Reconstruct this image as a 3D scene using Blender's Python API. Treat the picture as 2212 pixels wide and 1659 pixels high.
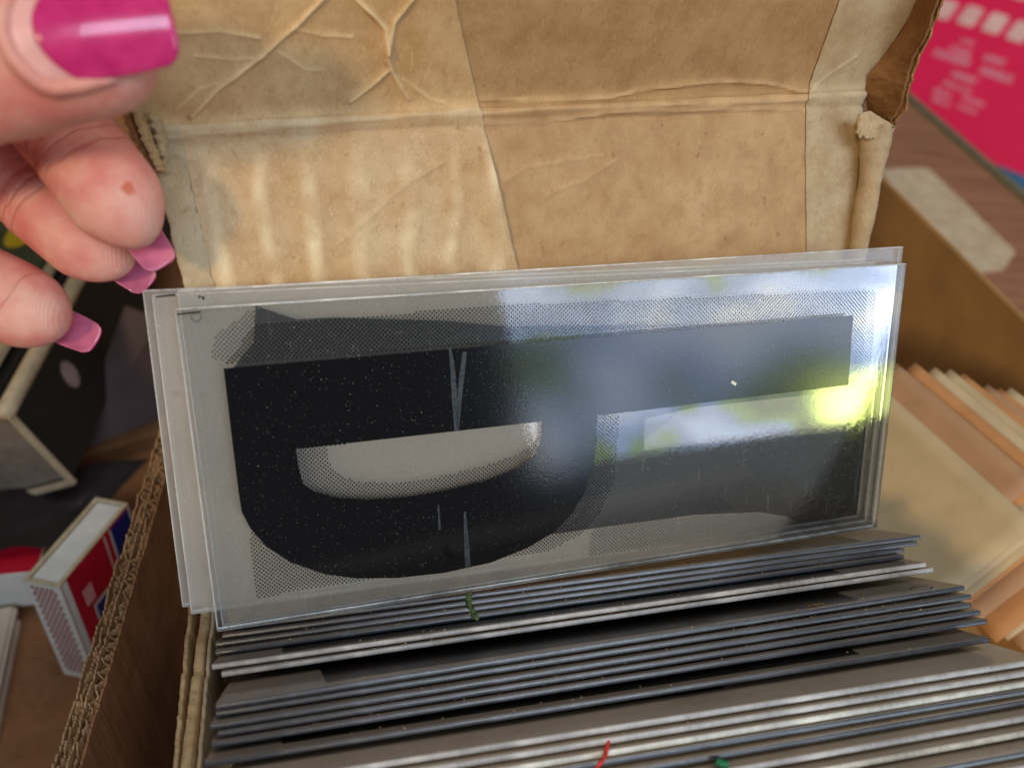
import bpy, bmesh, math, random
import numpy as np
from mathutils import Matrix, Vector
from mathutils.geometry import tessellate_polygon

random.seed(7); rng = np.random.default_rng(11)
scene = bpy.context.scene
COL = scene.collection
for o in list(bpy.data.objects): bpy.data.objects.remove(o)

# ------------------------------------------------------------------ camera
W, H, F = 2212.0, 1659.0, 1760.0           # pixel frame used for measuring the photograph
PITCH, ROLL = math.radians(40), math.radians(-6)
CAM = np.array([0, 0, .2555])
fw = np.array([0, math.cos(PITCH), -math.sin(PITCH)])
r0 = np.array([1., 0, 0]); d0 = np.array([0, -math.sin(PITCH), -math.cos(PITCH)])
rt = math.cos(ROLL)*r0 + math.sin(ROLL)*d0
dn = -math.sin(ROLL)*r0 + math.cos(ROLL)*d0
cd = bpy.data.cameras.new('camera'); cam = bpy.data.objects.new('camera', cd); COL.objects.link(cam)
cd.sensor_fit = 'HORIZONTAL'; cd.sensor_width = 36; cd.lens = 36*F/W
cd.clip_start = .005; cd.clip_end = 60
cd.dof.use_dof = True; cd.dof.focus_distance = .166; cd.dof.aperture_fstop = 12.0
cam.matrix_world = Matrix(((rt[0], -dn[0], -fw[0], CAM[0]), (rt[1], -dn[1], -fw[1], CAM[1]), (rt[2], -dn[2], -fw[2], CAM[2]), (0, 0, 0, 1)))
scene.camera = cam

# ------------------------------------------------------------------ light
world = bpy.data.worlds.new('World'); scene.world = world; world.use_nodes = True
bg = world.node_tree.nodes['Background']; bg.inputs[0].default_value = (.92, .94, 1.0, 1); bg.inputs[1].default_value = .09

def azel(az, el, dist):
    a, e = math.radians(az), math.radians(el)
    return np.array([math.sin(a)*math.cos(e), math.cos(a)*math.cos(e), math.sin(e)])*dist
TARGET = np.array([.02, .12, .13])
def area(name, az, el, dist, sx, sy, power, color):
    L = bpy.data.lights.new(name, 'AREA'); L.shape = 'RECTANGLE'; L.size = sx; L.size_y = sy; L.energy = power; L.color = color
    o = bpy.data.objects.new(name, L); COL.objects.link(o)
    p = TARGET + azel(az, el, dist); o.location = p
    o.rotation_euler = (Vector(p) - Vector(TARGET)).to_track_quat('Z', 'Y').to_euler()
    return o
# the garden window behind the photographer's right shoulder (the view in it is what the front plate mirrors)
win = area('window_light', 131, 13.0, 3.4, 1.84, 1.32, 40.0, (1, 1, 1))
L = win.data; L.use_nodes = True; nt = L.node_tree; em = nt.nodes['Emission']
geo = nt.nodes.new('ShaderNodeNewGeometry')
nz = nt.nodes.new('ShaderNodeTexNoise'); nz.inputs['Scale'].default_value = 3.6; nz.inputs['Detail'].default_value = 3.0
mp_ = nt.nodes.new('ShaderNodeMapping'); mp_.inputs['Location'].default_value = (3.3, 1.7, 0); nt.links.new(geo.outputs['Parametric'], mp_.inputs['Vector']); nt.links.new(mp_.outputs[0], nz.inputs['Vector'])
cr = nt.nodes.new('ShaderNodeValToRGB'); cr.color_ramp.interpolation = 'EASE'
els = cr.color_ramp.elements
els[0].position = .36; els[0].color = (.16, .20, .12, 1)
els[1].position = .66; els[1].color = (1.25, 1.3, 1.35, 1)
for p, c in ((.42, (.30, .46, .14, 1)), (.46, (.36, .50, .82, 1)), (.55, (.70, .88, 1.25, 1))):
    e_ = els.new(p); e_.color = c
nt.links.new(nz.outputs['Fac'], cr.inputs['Fac'])
# a sunlit bush at the foot of the view
sx_ = nt.nodes.new('ShaderNodeSeparateXYZ'); nt.links.new(geo.outputs['Parametric'], sx_.inputs[0])
def band(sock, lo, hi, soft):
    a = nt.nodes.new('ShaderNodeMapRange'); a.interpolation_type = 'SMOOTHSTEP'; a.inputs[1].default_value = lo-soft; a.inputs[2].default_value = lo+soft; nt.links.new(sock, a.inputs[0])
    b = nt.nodes.new('ShaderNodeMapRange'); b.interpolation_type = 'SMOOTHSTEP'; b.inputs[1].default_value = hi+soft; b.inputs[2].default_value = hi-soft; nt.links.new(sock, b.inputs[0])
    m_ = nt.nodes.new('ShaderNodeMath'); m_.operation = 'MULTIPLY'; nt.links.new(a.outputs[0], m_.inputs[0]); nt.links.new(b.outputs[0], m_.inputs[1]); return m_.outputs[0]
bu = nt.nodes.new('ShaderNodeMath'); bu.operation = 'MULTIPLY'; nt.links.new(band(sx_.outputs[0], .68, .86, .04), bu.inputs[0]); nt.links.new(band(sx_.outputs[1], .0, .14, .04), bu.inputs[1])
bc = nt.nodes.new('ShaderNodeMix'); bc.data_type = 'RGBA'; nt.links.new(bu.outputs[0], bc.inputs[0]); nt.links.new(cr.outputs['Color'], bc.inputs[6]); bc.inputs[7].default_value = (2.1, 2.5, .62, 1)
nt.links.new(bc.outputs[2], em.inputs['Color'])
sky = area('sky_light', 158, 41, 3.2, 1.9, .80, 42.0, (.68, .82, 1.0))
top_fill = area('top_fill_light', 60, 78, 3.0, 1.6, 1.6, 20.0, (1.0, .95, .88))  # added fill from above, brightens the faces of the leaning plates
key = area('key_light', -157, 28, 3.2, .40, .40, 38.0, (1.0, .76, .44))

scene.view_settings.view_transform = 'Standard'; scene.view_settings.look = 'None'
scene.view_settings.exposure = 0; scene.view_settings.gamma = 1
scene.render.engine = 'CYCLES'
cy = scene.cycles
cy.max_bounces = 12; cy.transparent_max_bounces = 48; cy.diffuse_bounces = 4; cy.glossy_bounces = 4; cy.transmission_bounces = 8
cy.use_denoising = True; cy.sample_clamp_indirect = 4.0; cy.caustics_reflective = False; cy.caustics_refractive = False

# ------------------------------------------------------------------ helpers
def A3(*v): return np.array(v, float)
def unit(v): v = np.asarray(v, float); return v/np.linalg.norm(v)
def dirn(deg): a = math.radians(deg); return A3(math.cos(a), math.sin(a), 0)
UP = A3(0, 0, 1)
def ray(u, v): return fw + rt*(u-W/2)/F + dn*(v-H/2)/F
def onz(p, z): q = ray(*p); return CAM + q*((z-CAM[2])/q[2])
def onpl(p, o, n): q = ray(*p); return CAM + q*(np.dot(np.asarray(o)-CAM, n)/np.dot(q, n))
def atd(u, v, depth): return CAM + ray(u, v)*depth
def lin(r, g, b):
    f = lambda c: (c/255/12.92) if c/255 <= .04045 else ((c/255+.055)/1.055)**2.4
    return (f(r), f(g), f(b), 1)

def tag(o, label=None, cat=None, group=None, kind=None):
    if label: o['label'] = label
    if cat: o['category'] = cat
    if group: o['group'] = group
    if kind: o['kind'] = kind
    return o
def empty(name, loc):
    o = bpy.data.objects.new(name, None); COL.objects.link(o); o.location = loc; o.empty_display_size = .01; return o
def link(name, me, parent=None):
    o = bpy.data.objects.new(name, me); COL.objects.link(o)
    if parent is not None:
        o.parent = parent; o.matrix_parent_inverse = pinv(parent)
    return o
def world_m(o):
    m = o.matrix_basis.copy()
    if o.parent: m = world_m(o.parent) @ o.matrix_parent_inverse @ m
    return m
def pinv(p): return world_m(p).inverted()
def mesh(name, verts, faces, mats, parent=None, smooth=False, midx=None, wear_and_light=None):
    me = bpy.data.meshes.new(name)
    me.from_pydata([tuple(map(float, v)) for v in verts], [], faces)
    if not isinstance(mats, (list, tuple)): mats = [mats]
    for m in mats: me.materials.append(m)
    if wear_and_light is not None:
        at = me.attributes.new('wear_and_light', 'FLOAT', 'POINT'); at.data.foreach_set('value', np.asarray(wear_and_light, np.float32))
    if midx is not None: me.polygons.foreach_set('material_index', midx)
    if smooth: me.polygons.foreach_set('use_smooth', [True]*len(me.polygons))
    me.update()
    return link(name, me, parent)
def frame(o, ex, ey, ez): return Matrix(((ex[0], ey[0], ez[0], o[0]), (ex[1], ey[1], ez[1], o[1]), (ex[2], ey[2], ez[2], o[2]), (0, 0, 0, 1)))

def rbox_mesh(name, sx, sy, sz, bev, seg, mats, split=None):
    """bevelled box, x 0..sx, y -sy..0, z centred; split -> edge faces take material 1"""
    bm = bmesh.new(); bmesh.ops.create_cube(bm, size=1)
    for v in bm.verts: v.co = Vector(((v.co.x+.5)*sx, (v.co.y-.5)*sy, v.co.z*sz))
    if bev: bmesh.ops.bevel(bm, geom=list(bm.edges), offset=bev, segments=seg, affect='EDGES', profile=.6)
    bm.normal_update()
    me = bpy.data.meshes.new(name)
    for f in bm.faces:
        if split: f.material_index = 0 if abs(f.normal.z) > .95 else 1
        f.smooth = bev > 0 and f.calc_area() < .25*max(sx*sy, sx*sz, sy*sz)*.5
    bm.to_mesh(me); bm.free()
    for m in mats: me.materials.append(m)
    return me
def boxat(name, o, ex, ey, ez, mats, parent=None, bev=.0004):
    """box spanned by vectors ex, ey, ez from corner o"""
    lx, ly, lz = (np.linalg.norm(e) for e in (ex, ey, ez))
    bm = bmesh.new(); bmesh.ops.create_cube(bm, size=1)
    for v in bm.verts: v.co = Vector(((v.co.x+.5)*lx, (v.co.y+.5)*ly, (v.co.z+.5)*lz))
    if bev: bmesh.ops.bevel(bm, geom=list(bm.edges), offset=min(bev, .3*min(lx, ly, lz)), segments=2, affect='EDGES')
    M = frame(o, ex/lx, ey/ly, ez/lz); bm.transform(M)
    if M.determinant() < 0: bmesh.ops.reverse_faces(bm, faces=list(bm.faces))
    me = bpy.data.meshes.new(name); bm.to_mesh(me); bm.free()
    for m in (mats if isinstance(mats, (list, tuple)) else [mats]): me.materials.append(m)
    return link(name, me, parent)
def poly3(name, loops, mat, parent=None):
    """flat polygon with holes from 3-D loops"""
    vl = [[Vector(p) for p in lp] for lp in loops]
    tris = tessellate_polygon(vl); allv = [v for lp in vl for v in lp]
    return mesh(name, allv, [tuple(t) for t in tris], mat, parent)
def grid(P):
    n, m = P.shape[:2]
    idx = np.arange(n*m).reshape(n, m)
    f = np.stack([idx[:-1, :-1], idx[1:, :-1], idx[1:, 1:], idx[:-1, 1:]], -1).reshape(-1, 4)
    return P.reshape(-1, 3), f.tolist()
def inside(pts, poly):
    x, y = pts[:, 0], pts[:, 1]; c = np.zeros(len(pts), bool); j = len(poly)-1
    for i in range(len(poly)):
        xi, yi = poly[i]; xj, yj = poly[j]
        with np.errstate(divide='ignore', invalid='ignore'):
            c ^= ((yi > y) != (yj > y)) & (x < (xj-xi)*(y-yi)/(yj-yi+1e-12)+xi)
        j = i
    return c
def pldist(pts, line):
    d = np.full(len(pts), 1e9)
    for a, b in zip(line[:-1], line[1:]):
        a = np.array(a); b = np.array(b); ab = b-a
        t = np.clip(((pts-a)@ab)/(ab@ab), 0, 1)
        d = np.minimum(d, np.linalg.norm(pts-(a+t[:, None]*ab), axis=1))
    return d
def vnoise(x, y, s, seed=0):
    """cheap smooth value noise"""
    r = np.random.default_rng(seed); T = r.random((64, 64))
    x = np.asarray(x)/s+31.7; y = np.asarray(y)/s+17.3
    i = np.floor(x).astype(int); j = np.floor(y).astype(int); fx = x-i; fy = y-j
    fx = fx*fx*(3-2*fx); fy = fy*fy*(3-2*fy)
    g = lambda a, b: T[a % 64, b % 64]
    return (g(i, j)*(1-fx)+g(i+1, j)*fx)*(1-fy)+(g(i, j+1)*(1-fx)+g(i+1, j+1)*fx)*fy - .5
def tube(path, radii, n=16, squash=None, cap=True, side=None):
    """tube along points; squash (a,b) scales across side / across normal"""
    path = np.array(path); radii = np.array(radii); N = len(path)
    tan = np.gradient(path, axis=0); tan /= np.linalg.norm(tan, axis=1)[:, None]
    ref = unit(side) if side is not None else (UP if abs(tan[0]@UP) < .9 else A3(1, 0, 0))
    V = []; 
    for i in range(N):
        a = ref - (ref@tan[i])*tan[i]; a /= np.linalg.norm(a); b = np.cross(tan[i], a); 
        if side is None: ref = a
        sa, sb = squash if squash else (1, 1)
        for k in range(n):
            th = 2*math.pi*k/n
            V.append(path[i]+radii[i]*(sa*math.cos(th)*a+sb*math.sin(th)*b))
    Fc = []
    for i in range(N-1):
        for k in range(n):
            k2 = (k+1) % n
            Fc.append((i*n+k, i*n+k2, (i+1)*n+k2, (i+1)*n+k))
    if cap:
        Fc.append(tuple(range(n-1, -1, -1))); Fc.append(tuple((N-1)*n+k for k in range(n)))
    return V, Fc
def catmull(pts, per):
    P = np.array(pts, float); P = np.vstack([2*P[0]-P[1], P, 2*P[-1]-P[-2]]); out = []
    for i in range(1, len(P)-2):
        for k in range(per):
            t = k/per; a, b, c, d = P[i-1:i+3]
            out.append(.5*((2*b)+(-a+c)*t+(2*a-5*b+4*c-d)*t*t+(-a+3*b-3*c+d)*t**3))
    out.append(P[-2]); return np.array(out)

# ------------------------------------------------------------------ materials
def newmat(name):
    m = bpy.data.materials.new(name); m.use_nodes = True; nt = m.node_tree
    return m, nt, nt.nodes['Principled BSDF'], nt.nodes['Material Output']
def N(nt, t, **kw):
    n = nt.nodes.new(t)
    for k, v in kw.items():
        if k in n.inputs: n.inputs[k].default_value = v
        else: setattr(n, k, v)
    return n
def coord(nt, scale=(1, 1, 1)):
    tc = N(nt, 'ShaderNodeTexCoord'); mp = N(nt, 'ShaderNodeMapping'); mp.inputs['Scale'].default_value = scale
    nt.links.new(tc.outputs['Object'], mp.inputs['Vector']); return mp.outputs['Vector']
def noise(nt, vec, scale, detail=3, rough=.55, dist=0.):
    n = N(nt, 'ShaderNodeTexNoise'); n.inputs['Scale'].default_value = scale; n.inputs['Detail'].default_value = detail
    n.inputs['Roughness'].default_value = rough; n.inputs['Distortion'].default_value = dist
    nt.links.new(vec, n.inputs['Vector']); return n.outputs['Fac']
def ramp(nt, fac, stops):
    r = N(nt, 'ShaderNodeValToRGB'); e = r.color_ramp.elements
    e[0].position, e[0].color = stops[0]; e[1].position, e[1].color = stops[-1]
    for p, c in stops[1:-1]:
        x = e.new(p); x.color = c
    nt.links.new(fac, r.inputs['Fac']); return r.outputs['Color']
def mixc(nt, fac, a, b, mode='MIX'):
    m = N(nt, 'ShaderNodeMix'); m.data_type = 'RGBA'; m.blend_type = mode
    for s, v in ((0, fac), (6, a), (7, b)):
        if isinstance(v, (int, float)): m.inputs[s].default_value = v
        elif isinstance(v, tuple): m.inputs[s].default_value = v
        else: nt.links.new(v, m.inputs[s])
    return m.outputs[2]
def mth(nt, op, a, b=None):
    m = N(nt, 'ShaderNodeMath'); m.operation = op
    for i, v in enumerate((a, b)):
        if v is None: continue
        if isinstance(v, (int, float)): m.inputs[i].default_value = v
        else: nt.links.new(v, m.inputs[i])
    return m.outputs[0]
def bump(nt, bs, height, strength, dist):
    b = N(nt, 'ShaderNodeBump'); b.inputs['Strength'].default_value = strength; b.inputs['Distance'].default_value = dist
    nt.links.new(height, b.inputs['Height']); nt.links.new(b.outputs['Normal'], bs.inputs['Normal']); return b
GREY = lambda v: (v, v, v, 1)

def card_mat(name, base, dark, light, spot=.5, fibre=1.0, bumpd=.00025):
    """aged kraft board: mottled tone, long fibres, foxing spots"""
    m, nt, bs, out = newmat(name); v = coord(nt)
    c = mixc(nt, ramp(nt, noise(nt, v, 60, 4), [(.3, GREY(0)), (.72, GREY(1))]), base, light)
    c = mixc(nt, ramp(nt, noise(nt, v, 160, 5, .65), [(.40, GREY(0)), (.95, GREY(1))]), c, dark)
    fz = noise(nt, coord(nt, (1, 1, .30)), 1700, 5, .75, 2.2)
    c = mixc(nt, mth(nt, 'MULTIPLY', ramp(nt, fz, [(.53, GREY(0)), (.66, GREY(1))]), .30*fibre), c, tuple(min(1, x*1.45) for x in light[:3])+(1,))
    fz2 = noise(nt, coord(nt, (1, 1, .5)), 900, 4, .7, 1.0)
    c = mixc(nt, mth(nt, 'MULTIPLY', ramp(nt, fz2, [(.54, GREY(0)), (.68, GREY(1))]), .36*fibre), c, dark)
    sp = ramp(nt, noise(nt, v, 420, 3, .6), [(.66, GREY(0)), (.76, GREY(1))])
    c = mixc(nt, mth(nt, 'MULTIPLY', sp, spot), c, (dark[0]*.75, dark[1]*.55, dark[2]*.42, 1))
    wa = N(nt, 'ShaderNodeAttribute'); wa.attribute_name = 'wear_and_light'
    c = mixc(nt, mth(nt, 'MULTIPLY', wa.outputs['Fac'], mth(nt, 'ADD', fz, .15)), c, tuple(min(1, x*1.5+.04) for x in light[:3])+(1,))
    nt.links.new(c, bs.inputs['Base Color']); bs.inputs['Roughness'].default_value = .82
    bs.inputs['Specular IOR Level'].default_value = .25
    h = mth(nt, 'ADD', mth(nt, 'MULTIPLY', fz, .6), mth(nt, 'MULTIPLY', noise(nt, v, 420, 4), .8))
    bump(nt, bs, h, .55, bumpd)
    return m
def plain_mat(name, col, rough=.6, var=.12, scale=120, spec=.4, bumpd=.0001):
    m, nt, bs, out = newmat(name); v = coord(nt)
    f = noise(nt, v, scale, 4)
    dk = tuple(x*(1-2*var) for x in col[:3])+(1,); lt = tuple(min(1, x*(1+2*var)) for x in col[:3])+(1,)
    nt.links.new(ramp(nt, f, [(.3, dk), (.7, lt)]), bs.inputs['Base Color'])
    bs.inputs['Roughness'].default_value = rough; bs.inputs['Specular IOR Level'].default_value = spec
    bump(nt, bs, noise(nt, v, scale*6, 3), .3, bumpd)
    return m

def acrylic_mat(name, haze, tint, hazecol, rough, ior=1.49):
    """clear plastic sheet: see-through, milky scuffs, scratches, dust and a soft mirror"""
    m, nt, bs, out = newmat(name); v = coord(nt)
    nt.nodes.remove(bs)
    tr = N(nt, 'ShaderNodeBsdfTransparent'); tr.inputs[0].default_value = tint
    df = N(nt, 'ShaderNodeBsdfDiffuse'); tl = N(nt, 'ShaderNodeBsdfTranslucent')
    hc = mixc(nt, noise(nt, v, 45, 4), tuple(x*.8 for x in hazecol[:3])+(1,), hazecol)
    stain = ramp(nt, noise(nt, v, 210, 5, .7), [(.60, GREY(0)), (.72, GREY(1))])
    hc = mixc(nt, mth(nt, 'MULTIPLY', stain, .35), hc, lin(150, 118, 74))
    nt.links.new(hc, df.inputs[0]); nt.links.new(hc, tl.inputs[0])
    hz = N(nt, 'ShaderNodeMixShader'); hz.inputs[0].default_value = .25
    nt.links.new(df.outputs[0], hz.inputs[1]); nt.links.new(tl.outputs[0], hz.inputs[2])
    # scratches + dust raise the haze locally
    sc1 = ramp(nt, noise(nt, coord(nt, (1, .06, 1)), 1900, 2, .6, .8), [(.67, GREY(0)), (.74, GREY(1))])
    sc2 = ramp(nt, noise(nt, coord(nt, (.12, 1, 1)), 1500, 2, .6, 2.0), [(.68, GREY(0)), (.76, GREY(1))])
    du = ramp(nt, noise(nt, v, 3600, 1, .4), [(.75, GREY(0)), (.78, GREY(1))])
    f = mth(nt, 'ADD', mth(nt, 'MULTIPLY', noise(nt, v, 28, 4, .6), haze*1.0), haze*.5)
    f = mth(nt, 'ADD', f, mth(nt, 'MULTIPLY', sc1, .12)); f = mth(nt, 'ADD', f, mth(nt, 'MULTIPLY', sc2, .10))
    f = mth(nt, 'ADD', f, mth(nt, 'MULTIPLY', du, .5)); f = mth(nt, 'MINIMUM', f, 1.0)
    a = N(nt, 'ShaderNodeMixShader'); nt.links.new(f, a.inputs[0]); nt.links.new(tr.outputs[0], a.inputs[1]); nt.links.new(hz.outputs[0], a.inputs[2])
    gl = N(nt, 'ShaderNodeBsdfGlossy'); gl.inputs['Roughness'].default_value = rough
    bp = N(nt, 'ShaderNodeBump'); bp.inputs['Strength'].default_value = .05; bp.inputs['Distance'].default_value = .00008
    nt.links.new(noise(nt, v, 900, 3), bp.inputs['Height']); nt.links.new(bp.outputs[0], gl.inputs['Normal'])
    fr = N(nt, 'ShaderNodeFresnel'); fr.inputs[0].default_value = ior
    b = N(nt, 'ShaderNodeMixShader'); nt.links.new(fr.outputs[0], b.inputs[0]); nt.links.new(a.outputs[0], b.inputs[1]); nt.links.new(gl.outputs[0], b.inputs[2])
    nt.links.new(b.outputs[0], out.inputs[0])
    return m
ACR = acrylic_mat('acrylic_face', .030, (.985, .985, .975, 1), (.86, .82, .74, 1), .035)
ACR_B = acrylic_mat('acrylic_face_scuffed', .34, (.97, .96, .94, 1), (.87, .82, .74, 1), .25, 1.2)
ACR_M = acrylic_mat('acrylic_face_second', .22, (.985, .98, .97, 1), (.86, .83, .77, 1), .12, 1.3)
ACR_S = acrylic_mat('acrylic_face_stack', .85, (.82, .80, .78, 1), (.50, .44, .38, 1), .14)

ACR_P = acrylic_mat('acrylic_face_pale', .95, (.9, .88, .85, 1), (.86, .76, .63, 1), .16)
def edge_mat(name, col, rough):
    m, nt, bs, out = newmat(name); v = coord(nt)
    f = noise(nt, coord(nt, (.25, 1, 1)), 900, 4, .7)
    c = ramp(nt, f, [(.3, tuple(x*.6 for x in col[:3])+(1,)), (.72, col)])
    d = ramp(nt, noise(nt, v, 500, 4, .7), [(.62, GREY(0)), (.70, GREY(1))])
    c = mixc(nt, mth(nt, 'MULTIPLY', d, .5), c, lin(70, 52, 36))
    lg = ramp(nt, noise(nt, coord(nt, (1, .1, .1)), 55, 5, .7), [(.36, GREY(.45)), (.66, GREY(1.7))])
    c = mixc(nt, 1.0, c, lg, 'MULTIPLY')
    nt.links.new(mth(nt, 'ADD', mth(nt, 'MULTIPLY', noise(nt, coord(nt, (1, .2, .2)), 140, 4, .7), .34), rough-.10), bs.inputs['Roughness'])
    nk = ramp(nt, noise(nt, coord(nt, (1, .3, .3)), 700, 2, .5), [(.70, GREY(0)), (.74, GREY(1))])
    c = mixc(nt, mth(nt, 'MULTIPLY', nk, .8), c, (.75, .75, .72, 1))
    nt.links.new(c, bs.inputs['Base Color'])
    bs.inputs['Specular IOR Level'].default_value = .9
    bump(nt, bs, f, .35, .00012); return m
EDGE = edge_mat('acrylic_edge', (.92, .94, .92, 1), .22)
EDGE_D = edge_mat('acrylic_edge_dark', (.055, .06, .072, 1), .24)
EDGE_W = edge_mat('acrylic_edge_bright', (.62, .60, .52, 1), .26)
EDGE_B = edge_mat('acrylic_edge_pale', (.44, .42, .40, 1), .30)

def print_mat(name, col, rough, dust):
    m, nt, bs, out = newmat(name); v = coord(nt)
    du = ramp(nt, noise(nt, v, 4200, 1, .4), [(.74, GREY(0)), (.78, GREY(1))])
    sc = ramp(nt, noise(nt, coord(nt, (1, .07, 1)), 1700, 2, .6, .9), [(.68, GREY(0)), (.78, GREY(1))])
    f = mth(nt, 'MINIMUM', mth(nt, 'ADD', mth(nt, 'MULTIPLY', du, .5*dust), mth(nt, 'MULTIPLY', sc, .05*dust)), 1.)
    nt.links.new(mixc(nt, f, col, (.55, .53, .50, 1)), bs.inputs['Base Color'])
    bs.inputs['Roughness'].default_value = rough; bs.inputs['Specular IOR Level'].default_value = .50
    bump(nt, bs, noise(nt, v, 2600, 2), .07, .00010)
    return m
INK = print_mat('black_ink', (.005, .005, .006, 1), .105, 1.0)
INK2 = print_mat('black_ink_behind', (.008, .008, .009, 1), .35, .4)
INKS = print_mat('black_ink_stack', (.012, .011, .010, 1), .30, 1.6)
SCRATCH = plain_mat('scratch_grey', (.030, .034, .038, 1), .35, .4, 1500)

KRAFT_WL = card_mat('kraft_wall_left', lin(203, 164, 117), lin(177, 134, 88), lin(216, 190, 151), .5, 1.2)
KRAFT_WR = card_mat('kraft_wall_right', lin(188, 150, 106), lin(158, 116, 72), lin(204, 168, 124), .6, .8)
KRAFT_LL = card_mat('kraft_lid_left', lin(200, 158, 108), lin(168, 124, 76), lin(216, 182, 134), .4, 1.0)
KRAFT_LR = card_mat('kraft_lid_right', lin(172, 134, 88), lin(142, 104, 62), lin(192, 154, 108), .45, 1.0)
KRAFT_ST = card_mat('kraft_pale_strip', lin(188, 160, 119), lin(155, 122, 83), lin(204, 186, 153), .5, 1.0)
KRAFT_TORN = card_mat('kraft_torn', lin(150, 104, 58), lin(96, 62, 30), lin(188, 144, 92), .3, 1.4, .0005)
KRAFT_DARK = card_mat('kraft_dark', lin(128, 88, 52), lin(92, 60, 32), lin(150, 108, 68), .2, .6)
KRAFT_EDGE = card_mat('kraft_board_edge', lin(188, 152, 104), lin(130, 96, 58), lin(214, 186, 140), .4, 1.4, .0006)
CARTON = card_mat('carton_brown', lin(146, 100, 64), lin(118, 78, 48), lin(162, 116, 78), .1, .4)
FLUTE = card_mat('carton_flute', lin(164, 122, 82), lin(110, 76, 46), lin(196, 156, 112), .2, 1.3, .0006)
OLIVE = plain_mat('brown_board', lin(184, 146, 96), .75, .06, 60, .3)

# ------------------------------------------------------------------ setting: table and what lies beyond it
def wood_mat():
    m, nt, bs, out = newmat('table_wood')
    n = noise(nt, coord(nt, (1.2, 14, 1)), 9, 5, .6, .6)
    c = ramp(nt, n, [(.3, lin(128, 82, 56)), (.5, lin(158, 108, 78)), (.72, lin(176, 126, 94))])
    nt.links.new(c, bs.inputs['Base Color']); bs.inputs['Roughness'].default_value = .45; bump(nt, bs, n, .15, .0003); return m
e1, e2 = onz((1960, 220), 0), onz((2212, 440), 0); ed = unit(e2-e1); en = A3(ed[1], -ed[0], 0)   # en points beyond the edge
if en[0] < 0: en = -en
p1, p2 = e1-ed*1.2, e1+ed*1.4
tv = [p1, p2, p2-en*1.5, p1-en*1.5]
tv = tv + [v-UP*.03 for v in tv]
tag(mesh('table_top', tv, [(0, 3, 2, 1), (4, 5, 6, 7), (0, 1, 5, 4), (1, 2, 6, 5), (2, 3, 7, 6), (3, 0, 4, 7)], wood_mat()), kind='structure')
trim = plain_mat('table_edge_trim', lin(120, 112, 84), .5)
boxat('table_edging', p1+en*.0005-UP*.032, ed*2.6, en*.012, UP*.034, trim, None, .002); tag(bpy.data.objects['table_edging'], kind='structure')
fl = 4.0
tag(mesh('floor', [(-fl, -fl, -.40), (fl, -fl, -.40), (fl, fl, -.40), (-fl, fl, -.40)], [(0, 1, 2, 3)], plain_mat('floor_grey', lin(90, 78, 68), .7, .1, 8)), kind='structure')

# pink booklet on a bench below and beyond the table edge
ZB = -.10
bq = [onz(p, ZB) for p in ((2080, 66), (2200, 104))]
bx = unit(bq[1]-bq[0]); byh = A3(-bx[1], bx[0], 0); byh = byh if byh[1] > 0 else -byh; by = unit(byh*.62+UP*.78); bn = np.cross(bx, by)
bo = onz((2110, 180), ZB)
tag(boxat('bench_top', bo-bx*.9-byh*.9-UP*.30, bx*2.2, byh*2.0, UP*.042, plain_mat('bench_grey', lin(60, 52, 50), .6, .1, 10)), kind='structure')
PINK = plain_mat('pink_cover', lin(255, 36, 92), .35, .05, 12, .5)
PINKL = plain_mat('pale_pink_print', lin(255, 196, 190), .4, .08, 40)
LETTER = plain_mat('pale_print', lin(222, 196, 214), .5, .05, 80)
bk = empty('pink_booklet', bo-UP*.008)
bpx = lambda p, l=0.: onpl(p, bo+bn*l, bn)
s = np.linalg.norm(bpx((2200, 180))-bpx((2100, 180)))/100     # metres per measured pixel here
cov = boxat('cover', bo-bx*300*s-by*300*s-bn*.0075, bx*600*s, by*700*s, bn*.0075, PINK, bk, .001)
def flat(name, cx, cy, w, h, mat, par, r=0.0):
    c = bo+bn*.0008+bx*cx+by*cy
    pts = []
    for sx, sy, a0 in ((1, 1, 0), (-1, 1, 90), (-1, -1, 180), (1, -1, 270)):
        for k in range(4):
            a = math.radians(a0+30*k); pts.append(c+bx*(sx*(w/2-r)+r*math.cos(a))+by*(sy*(h/2-r)+r*math.sin(a)))
    return poly3(name, [pts], mat, par)
for k, (u, v) in enumerate(((2042, 22), (2096, 36), (2150, 52), (2204, 70), (2258, 88))):
    c = bpx((u, v))-bo; flat('letter_tile', c@bx, c@by, 46*s, 50*s, PINKL, cov, 9*s)
for k, (u, v) in enumerate(((2090, -58), (2150, -40), (2210, -22))):
    c = bpx((u, v))-bo; flat('letter_tile', c@bx, c@by, 46*s, 50*s, PINKL, cov, 9*s)
lines = (((2076, 88), 4, 8, 1.0), ((2054, 106), 5, 9, 1.5), ((2128, 124), 5, 9, 1.5), ((2020, 114), 8, 10, 1.7), ((2120, 152), 7, 10, 1.7), ((2058, 160), 7, 8, 1.3),
         ((2040, 180), 9, 7, 1.0), ((2018, 196), 6, 7, 1.0), ((2080, 212), 7, 7, 1.0), ((2016, 214), 6, 7, 1.0), ((2070, 230), 6, 7, 1.0))
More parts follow.
